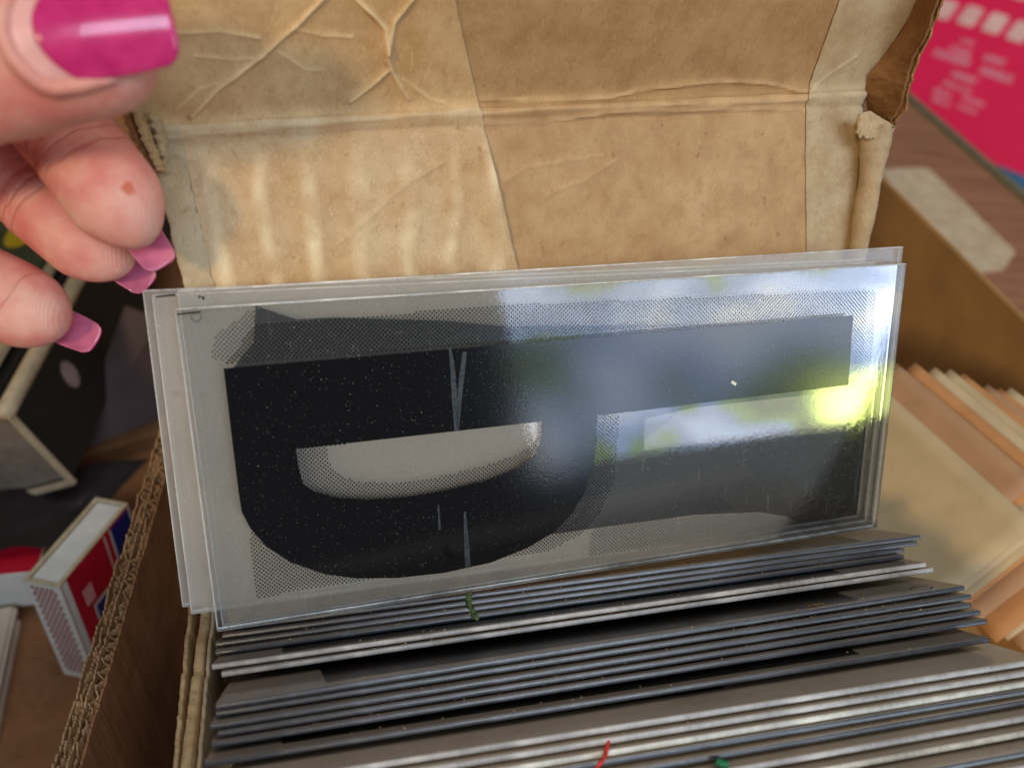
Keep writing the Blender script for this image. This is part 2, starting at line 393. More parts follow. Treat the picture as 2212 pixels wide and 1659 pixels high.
for (u, v), nlet, wpx, hs in lines:
    V = []; Fc = []
    c0_ = bpx((u, v))-bo; x = c0_@bx; y = c0_@by
    for k in range(nlet):
        w = wpx*s*random.uniform(.7, 1.0); h = 12*s*hs*random.uniform(.75, 1.1)
        for dx, ww in ((0, .3), (.6, .28)):
            b0 = len(V)
            for ax, ay in ((dx, 0), (dx+ww, 0), (dx+ww, 1), (dx, 1)):
                V.append(bo+bn*.0008+bx*(x+ax*w*1.0)+by*(y+(ay-.5)*h))
            Fc.append((b0, b0+1, b0+2, b0+3))
        x += wpx*s*1.18
    mesh('text_line', V, Fc, LETTER, cov)
tag(bk, 'bright pink booklet with pale lettering lying beyond the table edge', 'booklet')
# blue pack beside it
bp_ = onz((2150, 352), ZB+.02); bb = empty('blue_pack', bp_)
boxat('carton', bp_+A3(0, 0, -.028), bx*.16, -by*.10+bx*.02, UP*.03, plain_mat('blue_pack', lin(62, 110, 150), .4, .15, 30), bb, .003)
boxat('dark_side', bp_+bx*.052-by*.03+A3(0, 0, -.026), bx*.12, -by*.09+bx*.02, UP*.032, plain_mat('black_pack', lin(24, 20, 22), .4, .1, 30), bb, .003)
tag(bb, 'small blue and black pack lying beside the pink booklet', 'pack')

# ------------------------------------------------------------------ the four upright plates
k15 = 1.15
TL = A3(-.0589, .1113, .1709); PX = A3(123.3, 41.1, -2.3)/1000*k15; PY = A3(6.5, -22.2, -49.6)/1000*k15
PW, PH, PT = np.linalg.norm(PX), np.linalg.norm(PY), .0014
ex = unit(PX); nrm = unit(np.cross(PX, PY)); nrm = -nrm if nrm[1] > 0 else nrm      # towards the camera
ey = np.cross(nrm, ex)
if ey[2] < 0: ey = -ey                                                             # ey is up in the plate
PLATE, PLATE_M, PLATE_B = (rbox_mesh('plate', PW, PH, PT, .00032, 3, [m_, EDGE], True) for m_ in (ACR, ACR_M, ACR_B))
PS = .00105
PLATE_S = {(e, q): rbox_mesh('plate_stack', PW, PH, PS, .00026, 2, [a_, m], True) for e, m in (('d', EDGE_D), ('b', EDGE_B), ('w', EDGE_W)) for q, a_ in ((0, ACR_S), (1, ACR_P))}

def plate(name, tlp, off, label, ang=0.0, me=None):
    o = empty(name, (0, 0, 0))
    c, s_ = math.cos(ang), math.sin(ang)
    x2 = ex*c+ey*s_; y2 = -ex*s_+ey*c
    t = onpl(tlp, TL-nrm*off, nrm)
    o.matrix_basis = frame(t-nrm*PT/2, x2, y2, nrm)
    sh = link('sheet', me or PLATE, None); sh.parent = o
    tag(o, label, 'plate', 'clear plates standing upright')
    return o, t
def on_plate(pts, off, lift=.00006): return [onpl(p, TL-nrm*(off-lift), nrm) for p in pts]
def shape(name, loops, off, mat, parent, lift=.00006):
    ob = poly3(name, [on_plate(l, off, lift) for l in loops], mat, None)
    ob.parent = parent; ob.matrix_parent_inverse = world_m(parent).inverted(); return ob
def dots(polys, holes, off, mat, parent, name='halftone_shadow', pitch=.00060, rad=.000178, lift=.00005):
    org = TL-nrm*off
    tp = lambda pts: [((q-org)@ex, (q-org)@ey) for q in on_plate(pts, off)]
    P2 = [tp(p) for p in polys]; H2 = [tp(p) for p in holes]
    lo = np.min([np.min(p, 0) for p in P2], 0); hi = np.max([np.max(p, 0) for p in P2], 0)
    n = int(max(hi-lo)/pitch*1.6)+4
    g = np.stack(np.meshgrid(np.arange(-n, n), np.arange(-n, n)), -1).reshape(-1, 2)*pitch
    c45 = math.cos(math.radians(45)); g = np.stack([(g[:, 0]-g[:, 1])*c45, (g[:, 0]+g[:, 1])*c45], -1)
    g = g+np.round(((lo+hi)/2)/(pitch*c45*2))*(pitch*c45*2)
    ins = np.zeros(len(g), bool)
    for p in P2: ins |= inside(g, p)
    for h in H2: ins &= ~inside(g, h)
    g = g[ins]; th = np.arange(8)*math.pi/4
    V = []; Fc = []
    for k, (x, y) in enumerate(g):
        for a in th: V.append(org+nrm*lift+ex*(x+rad*math.cos(a))+ey*(y+rad*math.sin(a)))
        Fc.append(tuple(range(k*8, k*8+8)))
    ob = mesh(name, V, Fc, mat); ob.parent = parent; ob.matrix_parent_inverse = world_m(parent).inverted()
    tag(ob, kind='stuff'); return ob

m1, t1 = plate('letter_plate', (377, 668), 0, 'front clear plate printed with a large black letter and dotted shadow, standing upright')
L1 = [(483, 796), (1843, 681), (1833, 832), (1290, 898), (1288, 960), (1280, 1015), (1262, 1065), (1235, 1110), (1195, 1150), (1140, 1183), (1060, 1215), (960, 1237),
      (860, 1248), (770, 1249), (700, 1240), (630, 1215), (575, 1180), (540, 1140), (522, 1105), (515, 1060), (505, 980)]
L1h = [(640, 970), (1172, 910), (1168, 955), (1155, 985), (1120, 1010), (1060, 1035), (960, 1060), (880, 1073), (800, 1079), (730, 1075), (680, 1062), (655, 1045), (645, 1010)]
L1i = [(708, 963), (1172, 910), (1165, 940), (1150, 962), (1110, 985), (1040, 1008), (950, 1030), (850, 1044), (775, 1040), (735, 1026), (713, 1002)]
shape('printed_letter', [L1, L1h], 0, INK, m1)
H1 = [[(490, 785), (548, 703), (1078, 660), (1892, 627), (1888, 720), (1878, 805), (1833, 832), (1843, 681)],
      [(1290, 898), (1337, 892), (1334, 960), (1325, 1040), (1300, 1100), (1262, 1150), (1190, 1188), (900, 1236), (556, 1291), (548, 1250), (543, 1195), (540, 1140), (700, 1240), (860, 1248), (1060, 1215), (1195, 1150), (1262, 1065)],
      L1h]
dots(H1, [L1i], 0, INK, m1)
# small registration dash, ring mark, adhesive streaks
def strip(name, pts, w, off, mat, parent, lift=.00007):
    q = on_plate(pts, off, lift); V = []; Fc = []
    for i, p in enumerate(q):
        d = unit(q[min(i+1, len(q)-1)]-q[max(i-1, 0)]); sd = np.cross(nrm, d); ww = w[i] if isinstance(w, (list, tuple)) else w
        V += [p+sd*ww/2, p-sd*ww/2]
    for i in range(len(q)-1): Fc.append((2*i, 2*i+1, 2*i+3, 2*i+2))
    ob = mesh(name, V, Fc, mat); ob.parent = parent; ob.matrix_parent_inverse = world_m(parent).inverted(); return ob
strip('registration_dash', [(383, 679), (433, 674)], .00028, 0, INK, m1)
ring = [(424+11*math.cos(a), 683+12*math.sin(a)) for a in np.linspace(-.2, 3.3, 14)]
strip('pencil_ring', ring, .00016, 0, plain_mat('pencil', lin(70, 66, 66), .6), m1)
strip('adhesive_streak', [(972, 752), (978, 800), (982, 860), (986, 930)], [.0005, .0009, .0011, .0008], 0, SCRATCH, m1, .0001)
strip('adhesive_streak', [(1004, 760), (998, 810), (992, 870), (989, 930)], [.0008, .0010, .0009, .0004], 0, SCRATCH, m1, .0001)
strip('adhesive_streak', [(1004, 1108), (1007, 1160), (1011, 1226)], [.0004, .0009, .0012], 0, SCRATCH, m1, .0001)
strip('adhesive_streak', [(947, 1090), (950, 1145)], [.0003, .0005], 0, SCRATCH, m1, .0001)
PAPERBIT = plain_mat('paper_bit', lin(240, 228, 200), .7)
strip('paper_crumb', [(1580, 824), (1590, 831)], .0006, 0, PAPERBIT, m1, .0002)

O2 = PT+.0007
m2, t2 = plate('letter_plate', (382, 629), O2, 'clear plate right behind the front one, its grey letter showing through', math.radians(.25), PLATE_M)
m2.children[0].scale = (1, 1.055, 1)
L2 = [(552, 660), (580, 670), (640, 690), (720, 686), (850, 690), (960, 693), (1100, 706), (1500, 700), (1845, 692), (1868, 735), (1876, 780), (1876, 840), (1866, 930), (1850, 1062), (1765, 1082), (1743, 1141),
      (1700, 1116), (1640, 1106), (1500, 1112), (1290, 1140), (900, 1195), (600, 1150), (520, 960), (500, 800), (548, 740)]
L2h = [(1393, 905), (1500, 880), (1866, 840), (1864, 928), (1735, 940), (1560, 955), (1391, 973)]
L2c = [(585, 962), (1195, 890), (1190, 985), (1100, 1035), (960, 1075), (800, 1092), (660, 1075), (600, 1030)]
shape('printed_letter', [L2, L2h, L2c], O2, INK2, m2)
H2 = [[(455, 772), (468, 722), (552, 662), (548, 745), (500, 790)], [(1743, 1141), (1765, 1082), (1850, 1062), (1836, 1085), (1760, 1138)],
      [(1280, 1142), (1500, 1114), (1640, 1108), (1702, 1120), (1735, 1146), (1270, 1200)], [(1393, 905), (1470, 888), (1420, 930), (1394, 950)]]
dots(H2, [], O2, INK2, m2)
strip('ink_fleck', [(429, 642), (434, 640)], .0003, O2, INK, m2); strip('ink_fleck', [(437, 641), (441, 647)], .0004, O2, INK, m2)
O3 = O2+PT+.0012
m3, t3 = plate('letter_plate', (327, 638), O3, 'clear plate standing further left, with a black dash at its top corner', math.radians(-.75), PLATE_B)
strip('registration_dash', [(336, 641), (379, 637)], .00028, O3, INK, m3)
O4 = O3+PT+.0008
m4, t4 = plate('letter_plate', (307, 628), O4, 'rearmost upright clear plate leaning against the kraft box back', math.radians(-.8), PLATE_B)

# ------------------------------------------------------------------ the leaning stack of plates
LEAN = math.radians(47); XS = dirn(17); DS0 = dirn(107)
DD = DS0*math.cos(LEAN)-UP*math.sin(LEAN); NS = DS0*math.sin(LEAN)+UP*math.cos(LEAN)
base = A3(-.0511, .0835, .1144)
ST = [((500, 1350), (1988, 1155), .95, 'd'), ((478, 1369), (1981, 1168), -.25, 'd'), ((463, 1387), (1953, 1183), -1.45, 'd'), ((463, 1405), (1953, 1197), -2.6, 'd'),
      ((456, 1435), (2001, 1214), -3.9, 'b'), ((477, 1451), (2016, 1225), -5.2, 'b'),
      ((464, 1520), (2083, 1264), -7.8, 'd'), ((464, 1536), (2098, 1283), -9.3, 'd'), ((452, 1563), (2098, 1301), -10.8, 'd'), ((468, 1579), (2118, 1317), -12.3, 'd'), ((454, 1603), (2132, 1336), -13.8, 'd'),
      ((439, 1645), (2137, 1376), -15.9, 'd'),
      ((470, 1700), (2250, 1421), -18.3, 'b'), ((452, 1731), (2262, 1441), -19.9, 'b'), ((470, 1758), (2270, 1462), -21.5, 'w'), ((450, 1784), (2262, 1480), -23.0, 'd'),
      ((440, 1822), (2285, 1498), -24.8, 'd'), ((430, 1862), (2296, 1531), -26.6, 'b'), ((440, 1902), (2310, 1560), -28.5, 'w'), ((430, 1950), (2330, 1600), -30.4, 'd'), ((430, 1985), (2340, 1628), -32.2, 'b')]
ORD = ['first', 'second', 'third', 'fourth', 'fifth', 'sixth', 'seventh', 'eighth', 'ninth', 'tenth', 'eleventh', 'twelfth', 'thirteenth', 'fourteenth', 'fifteenth', 'sixteenth', 'seventeenth',
       'eighteenth', 'nineteenth', 'twentieth', 'twenty-first']
DUST = plain_mat('dust_crumbs', lin(190, 168, 132), .9, .2, 900, .1)
EDGETXT = {'d': 'dark bluish edge', 'b': 'pale edge', 'w': 'bright edge'}
for i, (lp, rp, off, kind) in enumerate(ST):
    o0 = base+NS*off/1000
    A_, B_ = onpl(lp, o0, NS), onpl(rp, o0, NS)
    x2 = unit(B_-A_); y2 = np.cross(NS, x2)                       # y2 points up the plate
    if y2@DD > 0: y2 = -y2
    o = empty('stacked_plate', (0, 0, 0)); o.matrix_basis = frame(A_-NS*PS/2, x2, y2, np.cross(x2, y2))
    w = np.linalg.norm(B_-A_)
    sh = link('sheet', PLATE_S[kind, int(i >= 12)]); sh.parent = o; sh.scale = (w/PW, 1, 1)
    z = PS/2*(1 if np.cross(x2, y2)@NS > 0 else -1)*1.08
    # printed letter on the face that shows
    x0 = random.uniform(.008, .016); x1 = w-random.uniform(.010, .03); yt = random.uniform(.0012, .0026)
    pl = [(x0+.004, -yt-random.uniform(0, .002)), (x1, -yt), (x1+.003, -.03), (x1-.004, -.055), (x0+.01, -.056), (x0, -.03)]
    if i >= 12: pl = [(x*.72, y-.009) for x, y in pl]
    pr = poly3('printed_letter', [[(x, y, z) for x, y in pl]], INKS); pr.parent = o
    tag(o, 'clear plate with %s, %s in the leaning stack from the upright plates' % (EDGETXT[kind], ORD[i]), 'plate', 'plates leaning in the box')
    if i == 6:   # halftone corner, brown crumb and scribbled ring on the broad face that shows
        V = []; Fc = []; c = 0
        for a in range(16):
            for b in range(9):
                cx, cy = w-.030+a*.00062+(b % 2)*.00031, -.004-b*.0006
                if cx > w-.0215-b*.0003: continue
                for q in range(6): V.append((cx+.00017*math.cos(q*1.047), cy+.00017*math.sin(q*1.047), z*1.05))
                Fc.append(tuple(range(c*6, c*6+6))); c += 1
        d = mesh('halftone_shadow', V, Fc, INKS); d.parent = o; tag(d, kind='stuff')
        rg = [(w-.0075+.0022*math.cos(t), -.0035+.0018*math.sin(t)) for t in np.linspace(0, 6.0, 20)]
        V = []; Fc = []
        for t, (x, y) in enumerate(rg): V += [(x, y, z*1.05), (x*1.0+.0002, y+.00022, z*1.05)]
        for t in range(len(rg)-1): Fc.append((2*t, 2*t+1, 2*t+3, 2*t+2))
        d = mesh('scribbled_ring', V, Fc, plain_mat('ink_brown', lin(60, 48, 40), .6)); d.parent = o
        V, Fc = tube([(w-.034+.0006*q, -.0028+.0005*math.sin(q*2.1), z+.0001) for q in range(8)], [.00015, .0004, .0003, .00045, .0003, .0004, .00035, .00012], 6)
        d = mesh('dirt_crumb', V, Fc, KRAFT_TORN); d.parent = o

    V = []; Fc = []
    for q in range(26):
        cx, cy = random.uniform(.01, w-.01), -abs(random.gauss(.0012, .0012))-.0003; rr_ = random.uniform(.00008, .00024); b0_ = len(V)
        for a in range(5): V.append((cx+rr_*random.uniform(.6, 1.8)*math.cos(a*1.257), cy+rr_*math.sin(a*1.257), z+math.copysign(.00002, z)))
        V.append((cx, cy, z+math.copysign(rr_*.9, z))); Fc += [(b0_+a, b0_+(a+1) % 5, b0_+5) for a in range(5)]
    d = mesh('dust', V, Fc, DUST); d.parent = o; tag(d, kind='stuff')

# bits caught between the plates
def squiggle(name, pix, z, r, mat, label, cat, jit=.0002, per=6):
    path = catmull([onz(p, zz) for p, zz in zip(pix, z)], per)
    path = path+rng.normal(0, jit, path.shape)
    rr = r*(.75+.5*rng.random(len(path))); rr[0] *= .5; rr[-1] *= .5
    V, Fc = tube(path, rr, 8); o = mesh(name, V, Fc, mat, None, True); return tag(o, label, cat)
squiggle('wool_snippet', [(1016, 1284), (1012, 1296), (1014, 1309), (1022, 1320), (1024, 1330), (1032, 1337)], [.1205, .1210, .1212, .1216, .1220, .1226], .00048, plain_mat('green_wool', lin(84, 106, 66), .9, .25, 2000, .1), 'short green wool snippet lying across the edges of the leaning plates', 'wool', .00014, 12)
squiggle('thread', [(1316, 1594), (1312, 1612), (1308, 1630), (1296, 1648), (1280, 1668)], [.124, .1242, .1244, .1248, .125], .00034, plain_mat('red_thread', lin(214, 60, 46), .6, .1, 900), 'red thread hanging between the leaning plates', 'thread', .00005)
squiggle('plastic_scrap', [(1546, 1642), (1558, 1648), (1574, 1649)], [.1240, .1240, .1242], .0006, plain_mat('green_plastic', lin(20, 112, 70), .4, .1, 900), 'tiny dark green scrap stuck between two leaning plates', 'scrap', .00005)

# ------------------------------------------------------------------ the kraft box that holds the plates
box = empty('kraft_box', onz((1000, 600), 0.004)*A3(1, 1, 0)+A3(0, 0, .003))
aw = dirn(22); bw = dirn(112)
def Ul(l): l = math.radians(l); return UP*math.cos(l)+bw*math.sin(l)
uw, ul = Ul(22), Ul(-5); nw, nl = np.cross(aw, uw), np.cross(aw, ul)
PW0 = TL-nrm*.0092
C0 = onpl((1035, 232), PW0, nw)
def st(p, lid): q = onpl(p, C0, nl if lid else nw)-C0; return (q@aw*1000, q@(ul if lid else uw)*1000)
ridges_l = [([(412, 245), (470, 190), (560, 120), (640, 52), (700, -10)], 1.0, 1.0), ([(760, -10), (805, 30), (832, 62), (836, 128), (850, 160), (880, 212)], .9, 1.0), ([(890, -5), (850, 45), (838, 110)], .8, .9),
            ([(836, 150), (800, 185), (755, 218)], .6, .8), ([(375, 72), (470, 66), (560, 80)], .35, .6), ([(420, 120), (500, 128), (570, 118)], .3, .6), ([(640, 62), (700, 75), (760, 78)], .35, .6),
            ([(600, 110), (660, 150), (690, 150)], .2, .7), ([(870, 170), (930, 215), (960, 220)], .3, .8), ([(380, 235), (430, 190), (470, 180)], .3, .8),
            ([(1040, 214), (1200, 210), (1310, 206), (1420, 188), (1560, 176), (1650, 178), (1735, 194)], .75, .8), ([(1745, 195), (1790, 160), (1850, 120)], .25, .8)]
ridges_w = [([(965, 345), (900, 385), (850, 420), (800, 470), (760, 502), (720, 535)], .35, .6), ([(1180, 420), (1260, 390), (1330, 345)], .25, .8), ([(1090, 390), (1140, 360), (1300, 335)], .3, .7),
            ([(345, 300), (420, 290), (560, 280), (800, 258), (1030, 235)], .6, .5), ([(1045, 270), (1180, 264), (1330, 242), (1500, 238), (1740, 237)], .8, .6), ([(1040, 246), (1150, 236), (1290, 232), (1420, 226), (1560, 228), (1740, 216)], .6, .6),
            ([(380, 330), (415, 345), (430, 330)], .3, .7)]
RL = [([st(p, True) for p in l], a, w) for l, a, w in ridges_l]; RW = [([st(p, False) for p in l], a, w) for l, a, w in ridges_w]
def hgt(s_, t_, lid, left):
    P = np.stack([s_.ravel(), t_.ravel()], -1); h = np.zeros(len(P)); x, y = P.T
    for l, a, w in (RL if lid else RW):
        d = pldist(P, l); k_ = .6+.9*(vnoise(x, y, 4, 55)+.5)*.9
        h += k_*(a*.65*np.exp(-(d/(.34*w))**2)+a*.65*np.exp(-d/(.9*w)))
    h += .55*vnoise(x, y, 17, 3)+.22*vnoise(x, y, 6, 4)+.10*vnoise(x, y, 2.2, 5)+.05*vnoise(x, y, .9, 6)
    if not lid:
        k = np.clip((-y-5)/6, 0, 1)
        h += k*(.24 if left else .05)*np.sin(2*math.pi*(x+.4*vnoise(x, y, 12, 8)*8)/8.6)
        h += 1.3*np.exp(-((y+1.0)/1.1)**2)*(.7+vnoise(x, y, 7, 9))-.55*np.exp(-((y+3.6+.6*vnoise(x, y, 9, 10))/.5)**2)
    else:
        h += 1.1*np.exp(-((y-.2)/1.2)**2)*(.7+vnoise(x, y, 7, 9))
    return h.reshape(s_.shape)
def panel(name, lid, left, lf, rf, t0, t1, off, mat, parent, res=.5, ragged=0, thick=0):
    """sheet between lf(t) and rf(t) in mm on the back wall (lid=False) or on the lid"""
    ns = max(3, int(abs(rf(0)-lf(0))/res)); ntt = max(3, int(abs(t1-t0)/res))
    T = np.linspace(t0, t1, ntt); q = np.linspace(0, 1, ns)
    Lm = np.array([lf(t) for t in T])+ragged*np.array([vnoise(t*1.0, 3.0, 1.3, 21)+.6*vnoise(t*1.0, 9.0, .5, 22) for t in T])
    Rm = np.array([rf(t) for t in T])+ragged*np.array([vnoise(t*1.0, 5.0, 1.3, 23)+.6*vnoise(t*1.0, 2.0, .5, 24) for t in T])
    S = Lm[:, None]*(1-q)+Rm[:, None]*q; TT = np.repeat(T[:, None], ns, 1)
    h = hgt(S, TT, lid, left)+(off(S, TT) if callable(off) else off)
    u_, n_ = (ul, nl) if lid else (uw, nw)
    P = C0+(S[..., None]*aw+TT[..., None]*u_+h[..., None]*n_)/1000
    if thick:
        Q = C0+(S[..., None]*aw+TT[..., None]*u_+(h-thick)[..., None]*n_)/1000
        V1, F1 = grid(P); V2, F2 = grid(Q); n0 = len(V1); n, m = P.shape[:2]
        Fc = F1+[tuple(x+n0 for x in f[::-1]) for f in F2]
        ring_ = [(0, j) for j in range(m)]+[(i, m-1) for i in range(1, n)]+[(n-1, j) for j in range(m-2, -1, -1)]+[(i, 0) for i in range(n-2, 0, -1)]
        ids = [i*m+j for i, j in ring_]
        for k in range(len(ids)):
            a, b = ids[k], ids[(k+1) % len(ids)]; Fc.append((a, b, b+n0, a+n0))
        V = np.vstack([V1, V2])
    else: V, Fc = grid(P)
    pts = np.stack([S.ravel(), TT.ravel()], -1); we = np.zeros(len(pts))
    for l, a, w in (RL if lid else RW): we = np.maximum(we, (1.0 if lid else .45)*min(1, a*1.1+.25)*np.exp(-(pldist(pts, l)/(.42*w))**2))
    if left and not lid: we = np.maximum(we, np.clip((-pts[:, 1]-5)/6, 0, 1)*1.0*np.clip(np.sin(2*math.pi*(pts[:, 0]+.4*vnoise(pts[:, 0], pts[:, 1], 12, 8)*8)/8.6), 0, 1)**1.5*(.6+1.2*vnoise(pts[:, 0], pts[:, 1], 5, 77)).clip(0, 1))  # light on the corrugation crests painted in as paler bands, beside the crease wear
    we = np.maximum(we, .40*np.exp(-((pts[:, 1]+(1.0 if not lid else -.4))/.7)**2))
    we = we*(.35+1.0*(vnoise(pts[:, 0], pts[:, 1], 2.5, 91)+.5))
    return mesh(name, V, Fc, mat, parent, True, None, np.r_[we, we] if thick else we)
seam_w = lambda t: -.20*t; seam_l = lambda t: -.30*t
cr_w = lambda t: 73.8-.10*t; cr_l = lambda t: 73.8-.02*t
re_w = lambda t: 89.0-.02*t; re_l = lambda t: 88.5+.28*max(t, 0)
le_w = lambda t: -59.2-.06*t; le_l = lambda t: -59.2-.15*t
ls_w = lambda t: -54.0-.05*t
TB, TT_ = -62, 42
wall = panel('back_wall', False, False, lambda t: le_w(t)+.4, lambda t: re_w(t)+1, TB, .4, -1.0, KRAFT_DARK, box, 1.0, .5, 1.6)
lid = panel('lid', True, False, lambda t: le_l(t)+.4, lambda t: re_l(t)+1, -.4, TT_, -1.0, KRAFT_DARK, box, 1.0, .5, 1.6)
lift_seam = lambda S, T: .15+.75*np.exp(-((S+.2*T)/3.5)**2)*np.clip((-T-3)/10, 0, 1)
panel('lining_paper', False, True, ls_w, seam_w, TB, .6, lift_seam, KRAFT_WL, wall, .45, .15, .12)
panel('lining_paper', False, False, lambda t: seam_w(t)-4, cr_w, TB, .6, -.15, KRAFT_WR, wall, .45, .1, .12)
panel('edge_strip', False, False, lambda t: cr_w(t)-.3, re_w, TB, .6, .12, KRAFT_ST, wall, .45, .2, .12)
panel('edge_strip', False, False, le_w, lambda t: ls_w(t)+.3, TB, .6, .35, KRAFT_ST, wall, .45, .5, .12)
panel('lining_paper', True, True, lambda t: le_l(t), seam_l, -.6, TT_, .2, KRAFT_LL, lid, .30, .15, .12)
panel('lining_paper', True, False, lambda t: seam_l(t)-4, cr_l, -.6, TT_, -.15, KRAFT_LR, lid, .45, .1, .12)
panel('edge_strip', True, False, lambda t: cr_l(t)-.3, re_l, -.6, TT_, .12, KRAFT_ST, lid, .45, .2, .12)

# lid side flap at the right: a torn double layer standing off the lid
def ribbon(name, inner, outer, din, dout, nbase, c0, mat, parent, thick=.0007, jag=.0005, nseg=90, seed=1, rows=10):
    """strip between two pixel polylines; each side lies at its own height off a plane"""
    r = np.random.default_rng(seed)
    def resamp(pl):
        pl = np.array(pl, float); d = np.r_[0, np.cumsum(np.linalg.norm(np.diff(pl, axis=0), axis=1))]
        s_ = np.linspace(0, d[-1], nseg); return np.stack([np.interp(s_, d, pl[:, 0]), np.interp(s_, d, pl[:, 1])], -1)
    I = np.array([onpl(p, c0+nbase*din, nbase) for p in resamp(inner)]); O = np.array([onpl(p, c0+nbase*dout, nbase) for p in resamp(outer)])
    jj = np.convolve(r.normal(0, 1, nseg+4), [.12, .25, .3, .2, .13], 'same')[2:-2]*1.7+.18*r.normal(0, 1, nseg)
    O = O+np.array([unit(o-i) for i, o in zip(I, O)])*jj[:, None]*jag
    q = np.linspace(0, 1, rows)
    P = I[:, None]*(1-q)[None, :, None]+O[:, None]*q[None, :, None]
    nn = unit(np.cross(O[nseg//2]-I[nseg//2], I[-1]-I[0]))
    P = P+nn*(np.sin(q*math.pi)*.0004)[None, :, None]+nn*(r.normal(0, 1, (nseg, rows))*.00008)[..., None]
    Q = P-nn*thick; V1, F1 = grid(P); V2, F2 = grid(Q); n0 = len(V1); n, m = P.shape[:2]
    Fc = F1+[tuple(x+n0 for x in f[::-1]) for f in F2]
    ring_ = [(0, j) for j in range(m)]+[(i, m-1) for i in range(1, n)]+[(n-1, j) for j in range(m-2, -1, -1)]+[(i, 0) for i in range(n-2, 0, -1)]
    ids = [i*m+j for i, j in ring_]
    for k in range(len(ids)):
        a, b = ids[k], ids[(k+1) % len(ids)]; Fc.append((a, b, b+n0, a+n0))
    return mesh(name, np.vstack([V1, V2]), Fc, mat, parent, False)
inn = [(2030, -110), (1990, -10), (1958, 62), (1915, 120), (1882, 160), (1872, 200), (1880, 245)]
out_ = [(2100, -110), (2032, -5), (2008, 66), (1976, 130), (1957, 190), (1950, 226), (1924, 272)]
ribbon('side_flap', inn, out_, .0006, .0080, nl, C0, KRAFT_DARK, lid, .0006, .00018, 60, 1)
ribbon('torn_layer', [(x+14, y+2) for x, y in inn], [(x+9, y+1) for x, y in out_], -.001, .0066, nl, C0, KRAFT_TORN, lid, .0005, .00035, 60, 2)
# rolled side edge below it
cen = catmull([onpl(p, C0+nw*d, nw) for p, d in (((1893, 268), .0042), ((1888, 330), .0034), ((1873, 430), .0030), ((1852, 545), .0026), ((1836, 640), .0024))], 14)
rad_ = np.interp(np.linspace(0, 1, len(cen)), [0, .25, 1], [.0039, .0029, .0018])*(1+.05*np.convolve(rng.normal(0, 1, len(cen)+12), np.ones(9)/3, 'same')[6:-6])
V, Fc = tube(cen, rad_, 22, None, False); V = np.array(V)
for k in range(22): V[k] += (cen[0]-cen[4])*.35*rng.normal(0, .45)
mesh('rolled_edge', V, Fc, KRAFT_ST, wall, True)
V, Fc = tube(cen*.5+cen*.5+nw*0, rad_*.86, 22, None, True); mesh('edge_core', V[22:], [tuple(i-22 for i in f) for f in Fc if min(f) >= 22], KRAFT_TORN, wall, True)
ribbon('torn_end', [(1852, 262), (1858, 246), (1880, 240), (1915, 262), (1932, 272)], [(1850, 292), (1868, 296), (1885, 298), (1910, 296), (1926, 290)], .0066, .0070, nw, C0, KRAFT_ST, wall, .0005, .0004, 60, 3)
# torn left corner
ribbon('torn_corner', [(292, 218), (305, 262), (322, 300), (340, 345), (352, 372)], [(262, 214), (276, 255), (292, 296), (316, 330), (340, 372)], .0015, .0045, nw, C0, KRAFT_TORN, wall, .0009, .00035, 70, 4)
ribbon('torn_corner', [(300, 225), (316, 268), (330, 300), (345, 340), (356, 375)], [(284, 218), (300, 262), (312, 300), (332, 336), (346, 368)], .0030, .0060, nw, C0, KRAFT_EDGE, wall, .0006, .0003, 70, 5)
ribbon('torn_corner', [(352, 262), (364, 300), (362, 350), (366, 372)], [(326, 246), (338, 290), (350, 330), (358, 372)], .0020, .0036, nw, C0, KRAFT_ST, wall, .0006, .0003, 70, 6)

# side walls, floor and front wall
def board(name, A_, B_, thick, z0, z1, mat, parent, jag=.0004, n=80, side=1, seed=5, layers=1):
    """standing board from A_ to B_ with an uneven top rim"""
    r = np.random.default_rng(seed); A_ = A3(A_[0], A_[1], 0); B_ = A3(B_[0], B_[1], 0)
    d = unit(B_-A_); nn = A3(-d[1], d[0], 0)*side; q = np.linspace(0, 1, n)
    jz = np.convolve(r.normal(0, 1, n+8), np.ones(5)/5, 'same')[4:-4]*jag*1.6+r.normal(0, 1, n)*jag*.5
    jw = np.convolve(r.normal(0, 1, n+8), np.ones(5)/5, 'same')[4:-4]*jag*.8
    V = []; 
    for i in range(n):
        p = A_+(B_-A_)*q[i]+nn*jw[i]
        for (o_, z) in ((0, z0), (0, z1+jz[i]-.0004), (.15*thick, z1+jz[i]), (.85*thick, z1+jz[i]), (thick, z1+jz[i]-.0004), (thick, z0)): V.append(p+nn*o_+UP*z)
    Fc = []
    for i in range(n-1):
        for k in range(6):
            k2 = (k+1) % 6; Fc.append((i*6+k, i*6+k2, (i+1)*6+k2, (i+1)*6+k))
    Fc.append((5, 4, 3, 2, 1, 0)); Fc.append(tuple((n-1)*6+k for k in range(6)))
    if side < 0: Fc = [f[::-1] for f in Fc]
    return mesh(name, V, Fc, mat, parent, True)
ZR = .1035
for nm, pa, pb, th, zz, mt, jg in (('outer_ply', (404, 1341), (372, 1659), .0009, ZR-.002, KRAFT_EDGE, .00035), ('side_wall', (430, 1346), (388, 1659), .0019, ZR, KRAFT_EDGE, .00028), ('inner_ply', (453, 1352), (424, 1659), .0008, ZR-.0005, KRAFT_ST, .00028)):
    a_, b_ = onz(pa, zz), onz(pb, zz); d = unit(b_-a_)
    board(nm, a_-d*.012, b_+d*.05, th, .006, zz, mt, box, jg, 120, 1, 31+len(nm))
Lr = onz((430, 1346), ZR); Rr = onz((1990, 1300), .05)
